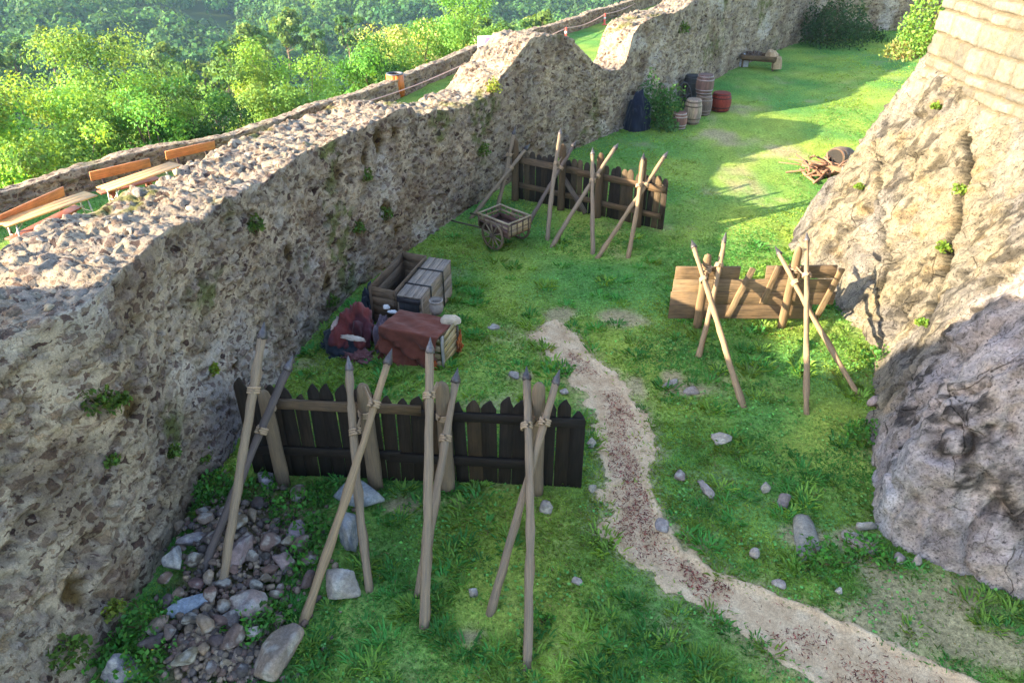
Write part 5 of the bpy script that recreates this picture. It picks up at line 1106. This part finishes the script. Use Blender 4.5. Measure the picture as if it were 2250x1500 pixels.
# =================================================================== PLANTS
WEED = 'weeds growing among the rubble'
for i, (px, py, r, h, n, l_) in enumerate(((470, 1085, .32, .3, 260, 'weed clump at the wall foot behind the first poles'), (560, 1090, .3, .3, 240, 'weed clump left of the small squarish stone'), (650, 1130, .36, .3, 330, 'broad weed clump in front of the bracing post'), (690, 1190, .32, .3, 300, 'weed clump left of the upright dark boulder'), (660, 1250, .28, .24, 220, 'weed clump above the second pole foot'), (700, 1090, .22, .2, 160, 'weeds beside the flat grey slab'),
                                       (330, 1390, .34, .36, 330, 'dark weed clump at the wall foot near the bottom'), (545, 1395, .24, .24, 210, 'bright weed around the pale round stone'), (330, 1455, .3, .3, 260, 'yellow flowered weed clump at the bottom left'), (250, 1450, .25, .26, 200, 'weed clump in the bottom left corner against the wall'), (600, 1355, .22, .2, 150, 'low weed in front of the second pole foot'), (410, 1105, .2, .22, 120, 'small weed growing at the wall foot far left'), (1895, 960, .26, .3, 190, 'bright weed beside the rock edge'), (1900, 1215, .26, .25, 200, 'weed tuft at the rock corner behind the flat slab'), (1800, 1240, .3, .28, 240, 'grassy weed below the wide brown slab'), (1190, 1365, .14, .14, 80, 'small weed on the front lawn'), (1930, 800, .3, .35, 260, 'bright weeds where the two rocks meet'))):
    q = onz(px, py); plant('weed_plant', l_, 'plant', (q[0], q[1], gz1(q[0], q[1]) + heap_z(q[0], q[1]) * .8), r * 1.1, h, int(n * 1.3), .075, (.07, .20, .035), WEED, 5, 5 if 'yellow' in l_ else 0)
def on_wall(px, py):
    d = ray(px, py)
    for s in np.arange(S0 - 5, S0 + 28, .04):
        x, y, nx, ny = wall_at(s); t = y / d[1]; z = CAM_H + d[2] * t
        sh = float(shift(np.array([s]))[0]) * max(0, z) / float(wall_top(s)); x2, y2 = x - nx * sh, y - ny * sh; t = y2 / d[1]; z = CAM_H + d[2] * t
        if abs(d[0] * t - x2) < .06 and 0 < z < wall_top(s) + .2: return (x2 + nx * .04, y2 + ny * .04, z)
for i, (px, py, r, l_) in enumerate(((215, 875, .2, 'green weed tuft on the wall beside a brown socket at left'), (260, 880, .14, 'second weed tuft right of the leftmost one on the wall'), (240, 1010, .1, 'tiny weed on the lower left of the wall'), (380, 990, .1, 'tiny weed on the wall left of the near palisade'), (730, 660, .16, 'weed tuft on the wall above the red cloth heap'), (560, 495, .15, 'mossy weed tuft high on the wall face'), (470, 810, .09, 'yellow green weed on the wall near the palisade end'), (250, 1335, .12, 'yellowish weed low on the wall in the lower left'), (140, 1430, .22, 'dark weed on the wall near the bottom left corner'), (805, 385, .15, 'weed tuft under the brown sockets'), (1060, 330, .2, 'weed patch on the wall left of the middle palisade'), (1500, 60, .3, 'weed patch high on the wall above the barrels'), (1085, 190, .22, 'sunlit weed on the sloping wall top'), (445, 1000, .12, 'small weed on the dark wall base'), (790, 500, .16, 'brown green tuft halfway up the wall'), (850, 470, .15, 'brown green tuft right of the halfway one'))):
    q = on_wall(px, py)
    if q: plant('wall_plant', l_, 'plant', (q[0], q[1], q[2] - r * .6), r, r * 1.5, int(90 + 500 * r), .06 + .1 * r, (.075, .13, .025) if i not in (6, 7, 12) else (.17, .22, .035), 'weeds rooted in the castle wall', 3)
for i, (px, py, r, l_) in enumerate(((2112, 418, .16, 'bright green tuft in the upper part of the rock crack'), (2075, 540, .14, 'green tuft lower down in the rock crack'), (2030, 700, .10, 'small green tuft at the bottom of the rock crack'), (2065, 225, .10, 'tiny green tuft under the tower masonry'), (1890, 405, .09, 'tiny faded tuft on the left part of the rock'))):
    q = crack3([(px, py)])[0]; plant('rock_plant', l_, 'plant', (q[0] - .12, q[1], q[2] - .02), r, r * 1.2, 170, .07, (.13, .22, .03), 'tufts rooted in the rock', 3)
plant('rock_plant', 'tall sunlit yellow green shrub on the rock ledge beside the tower', 'shrub', (10.1, 19.4, 3.7), .6, 1.8, 2200, .085, (.14, .27, .05), stems=10)
plant('rock_plant', 'dry grass tuft at the edge of the rock ledge', 'plant', (9.0, 18.2, 3.9), .35, .5, 260, .09, (.17, .20, .06), stems=8)

# =================================================================== GRASS (uncountable)
def grass(n, ymin, ymax, hgt, wid, xr, name_seed, keepfn=None, z0=None, dens=None):
    y = rng.uniform(ymin, ymax, n); x = rng.uniform(xr[0], xr[1], n)
    lim = .72 * (.848 * y + 4.0) + .8; k = np.abs(x) < lim
    wx = np.interp(y, WBc[:, 1][:500], WBc[:, 0][:500]); k &= (x > wx + .02)
    pin = path_in(x, y, .0); k &= ((pin < 0) & (rng.random(n) > .75 * ss(-.3, .02, pin))) | ((pin < .22) & (rng.random(n) < .3 * (1 - pin / .22)))
    k &= rng.random(n) > bare(x, y) * .93
    far = np.interp(y, RBc[::-1, 1], RBc[::-1, 0]); k &= (x < far + .1) | (y > 20)
    x, y = x[k], y[k]; m = len(x)
    cl = noise2(x, y, 1.1, 4, 501); cl2 = noise2(x, y, 5.5, 2, 503); k = rng.random(m) < .35 + .9 * cl; x, y, cl, cl2 = x[k], y[k], cl[k], cl2[k]; m = len(x)
    worn = ss(2.2, .4, np.abs(x - (5.2 + (y - 16) * .34)) / (.5 + .06 * (y - 12).clip(0))) * ss(17, 22, y); h = hgt * .62 * (.45 + 1.0 * cl) * (.5 + .9 * cl2) * rng.uniform(.6, 1.4, m) * (1 - .5 * worn)
    a = rng.random(m) * 6.283; lean = rng.uniform(.7, 2.3, m) * h; base = np.stack([x, y, gz(x, y) - .01], 1); sd_ = np.stack([-np.sin(a), np.cos(a), 0 * a], 1) * (wid * rng.uniform(.6, 1.4, m))[:, None]
    dr = np.stack([np.cos(a), np.sin(a), 0 * a], 1)
    mid = base + dr * (lean * .35)[:, None]; mid[:, 2] += h * .62; tip = base + dr * lean[:, None]; tip[:, 2] += h * .95
    V = np.stack([base - sd_, base + sd_, mid + sd_ * .8, tip, mid - sd_ * .8], 1).reshape(-1, 3); F = np.arange(m * 5).reshape(-1, 5)
    yel = noise2(x, y, .7, 3, 507); dry = bare(x, y) + .25 * worn
    yel = ss(.3, .7, yel); c = np.array([.11, .35, .075]) * (1 - yel[:, None]) + np.array([.31, .47, .08]) * yel[:, None]; c = c * (.55 + .9 * noise2(x, y, 7, 3, 511))[:, None]; c = c * (1 - .55 * dry[:, None].clip(0, 1)) + np.array([.19, .17, .06]) * .55 * dry[:, None].clip(0, 1)
    c = c * tint((1, 1, 1), m, .34, .08); st = rng.random(m) < .05; c[st] = tint((.24, .21, .09), int(st.sum()), .2, .05)
    return V, F, np.repeat(c, 5, axis=0)
B = MB()
B.add(*grass(150000, 4.3, 9.5, .052, .0075, (-5, 8), 1)); B.add(*grass(150000, 9.5, 17, .05, .010, (-5, 11), 2)); B.add(*grass(90000, 17, 30, .05, .016, (-3, 14), 3)); B.add(*grass(50000, 30, 50, .055, .026, (4, 27), 4))
# taller tufts standing out of the sward
n = 3600; y = 4.4 + 13 * rng.random(n) ** 1.5; x = rng.uniform(-4.5, 12, n); k = (np.abs(x) < .72 * (.848 * y + 4) + .6) & (x > np.interp(y, WBc[:, 1][:500], WBc[:, 0][:500]) + .05) & (path_in(x, y) < .03) & (rng.random(n) > bare(x, y) * .9) & ((x < np.interp(y, RBc[::-1, 1], RBc[::-1, 0])) | (y > 20)) & (rng.random(n) < (.1 + 1.1 * noise2(x, y, .9, 3, 521)) * ss(18, 10.5, y) * ss(.42, .6, noise2(x, y, 1.7, 3, 523)) * 1.6); x, y = x[k], y[k]
nb = 30; cx, cy = np.repeat(x, nb), np.repeat(y, nb); m = len(cx); sz = np.repeat(rng.uniform(.5, 1.25, len(x)) * (1 + .015 * y), nb); a = rng.random(m) * 6.283; ra = rng.random(m) ** .6 * .14 * sz
px_, py_ = cx + np.cos(a) * ra, cy + np.sin(a) * ra; h = sz * rng.uniform(.03, .085, m); le = h * rng.uniform(.6, 1.7, m); w_ = .007 * sz * (1 + .05 * cy); base = np.stack([px_, py_, gz(px_, py_)], 1); sd2 = np.stack([-np.sin(a), np.cos(a), 0 * a], 1) * w_[:, None]; dr = np.stack([np.cos(a), np.sin(a), 0 * a], 1)
mid = base + dr * (le * .4)[:, None]; mid[:, 2] += h * .75; tip = base + dr * le[:, None]; tip[:, 2] += h
V = np.stack([base - sd2, base + sd2, mid + sd2, tip, mid - sd2], 1).reshape(-1, 3); tc = np.where(rng.random((len(x), 1)) < .5, np.array([[.11, .37, .085]]), np.array([[.27, .48, .09]])) * rng.uniform(.6, 1.25, (len(x), 1))
B.add(V, np.arange(m * 5).reshape(-1, 5), np.repeat(np.repeat(tc, nb, axis=0) * tint((1, 1, 1), m, .2, .05), 5, axis=0))
# clover leaves low in the sward
n = 26000; y = 4.4 + 13 * rng.random(n) ** 1.2; x = rng.uniform(-4.5, 11, n); k = (np.abs(x) < .72 * (.848 * y + 4) + .6) & (x > np.interp(y, WBc[:, 1][:500], WBc[:, 0][:500]) + .05) & (path_in(x, y) < .0) & (x < np.interp(y, RBc[::-1, 1], RBc[::-1, 0])) & (noise2(x, y, 1.3, 4, 531) > .52); x, y = x[k], y[k]
V, F, C = leaves(np.stack([x, y, gz(x, y) + rng.uniform(.012, .045, len(x))], 1), .042, tint((.13, .34, .09), len(x), .3, .08), 0, .85, np.tile([0., 0, 1], (len(x), 1)), .7); B.add(V, F, C)
tag(B.build('grass', M_GRASS), kind='stuff')
# terrace turf
n = 60000; y = rng.uniform(8, 34, n); x = rng.uniform(-14, 0, n); wx = np.interp(y, WBc[:, 1][:500], WBc[:, 0][:500]); k = (x < wx - 1.0) & (outside(x, y) < -.7) & (outside(x, y) > -7); x, y = x[k], y[k]; m = len(x); a = rng.random(m) * 6.283; h = rng.uniform(.03, .08, m)
base = np.stack([x, y, np.full(m, TZ - .02)], 1); sd2 = np.stack([-np.sin(a), np.cos(a), 0 * a], 1) * .012; tip = base + np.stack([np.cos(a) * h * .5, np.sin(a) * h * .5, h + .02], 1)
kk = noise2(x, y, .4, 4, 77) < .62; V = np.stack([base - sd2, base + sd2, tip], 1)[kk].reshape(-1, 3)
tag(MB().add(V, np.arange(len(V)).reshape(-1, 3), np.repeat(tint((.08, .27, .06), len(V) // 3, .25, .07), 3, axis=0)).build('terrace_grass', M_GRASS), kind='stuff')
# dead leaves and bark chips on the path
n = 9000; py = rng.uniform(710, 1500, n); u_ = rng.beta(2.2, 2.2, n); q = np.array([onz(0, b_)[1] for b_ in py]); x = np.interp(q, PY, PL) * (1 - u_) + np.interp(q, PY, PR) * u_
k = rng.random(n) < .035 + .75 * ss(.50, .70, noise2(x, q, 1.5, 5, 601) + .09 * np.exp(-((u_ - .5) / .2) ** 2)); x, q = x[k], q[k]
P_ = np.stack([x, q, gz(x, q) - .025 + rng.uniform(0, .012, len(x))], 1); V, F, C = leaves(P_, .06, tint((.17, .06, .055), len(x), .45, .2), 0, .24)
V = V.reshape(-1, 4, 3); V[..., 2] = P_[:, None, 2] + (V[..., 2] - P_[:, None, 2]) * .35 + .004
tag(MB().add(V.reshape(-1, 3), F, C).build('leaf_litter', M_LEAF), kind='stuff')

# =================================================================== HAZE over the valley
hz = MB(); hz.box((0, 0, -47), (1800, 0, 0), (0, 1800, 0), (0, 0, 58.5), (1, 1, 1)); m = bpy.data.materials.new('haze_air'); m.use_nodes = True; nt = m.node_tree; nt.nodes.remove(nt.nodes['Principled BSDF'])
pv = nt.nodes.new('ShaderNodeVolumePrincipled'); pv.inputs['Color'].default_value = (.45, .70, 1, 1); pv.inputs['Density'].default_value = .00013; nt.links.new(pv.outputs[0], nt.nodes['Material Output'].inputs['Volume'])
tag(hz.build('haze', m), kind='stuff')
scene.cycles.volume_bounces = 1; scene.cycles.max_bounces = 6; scene.cycles.use_denoising = True
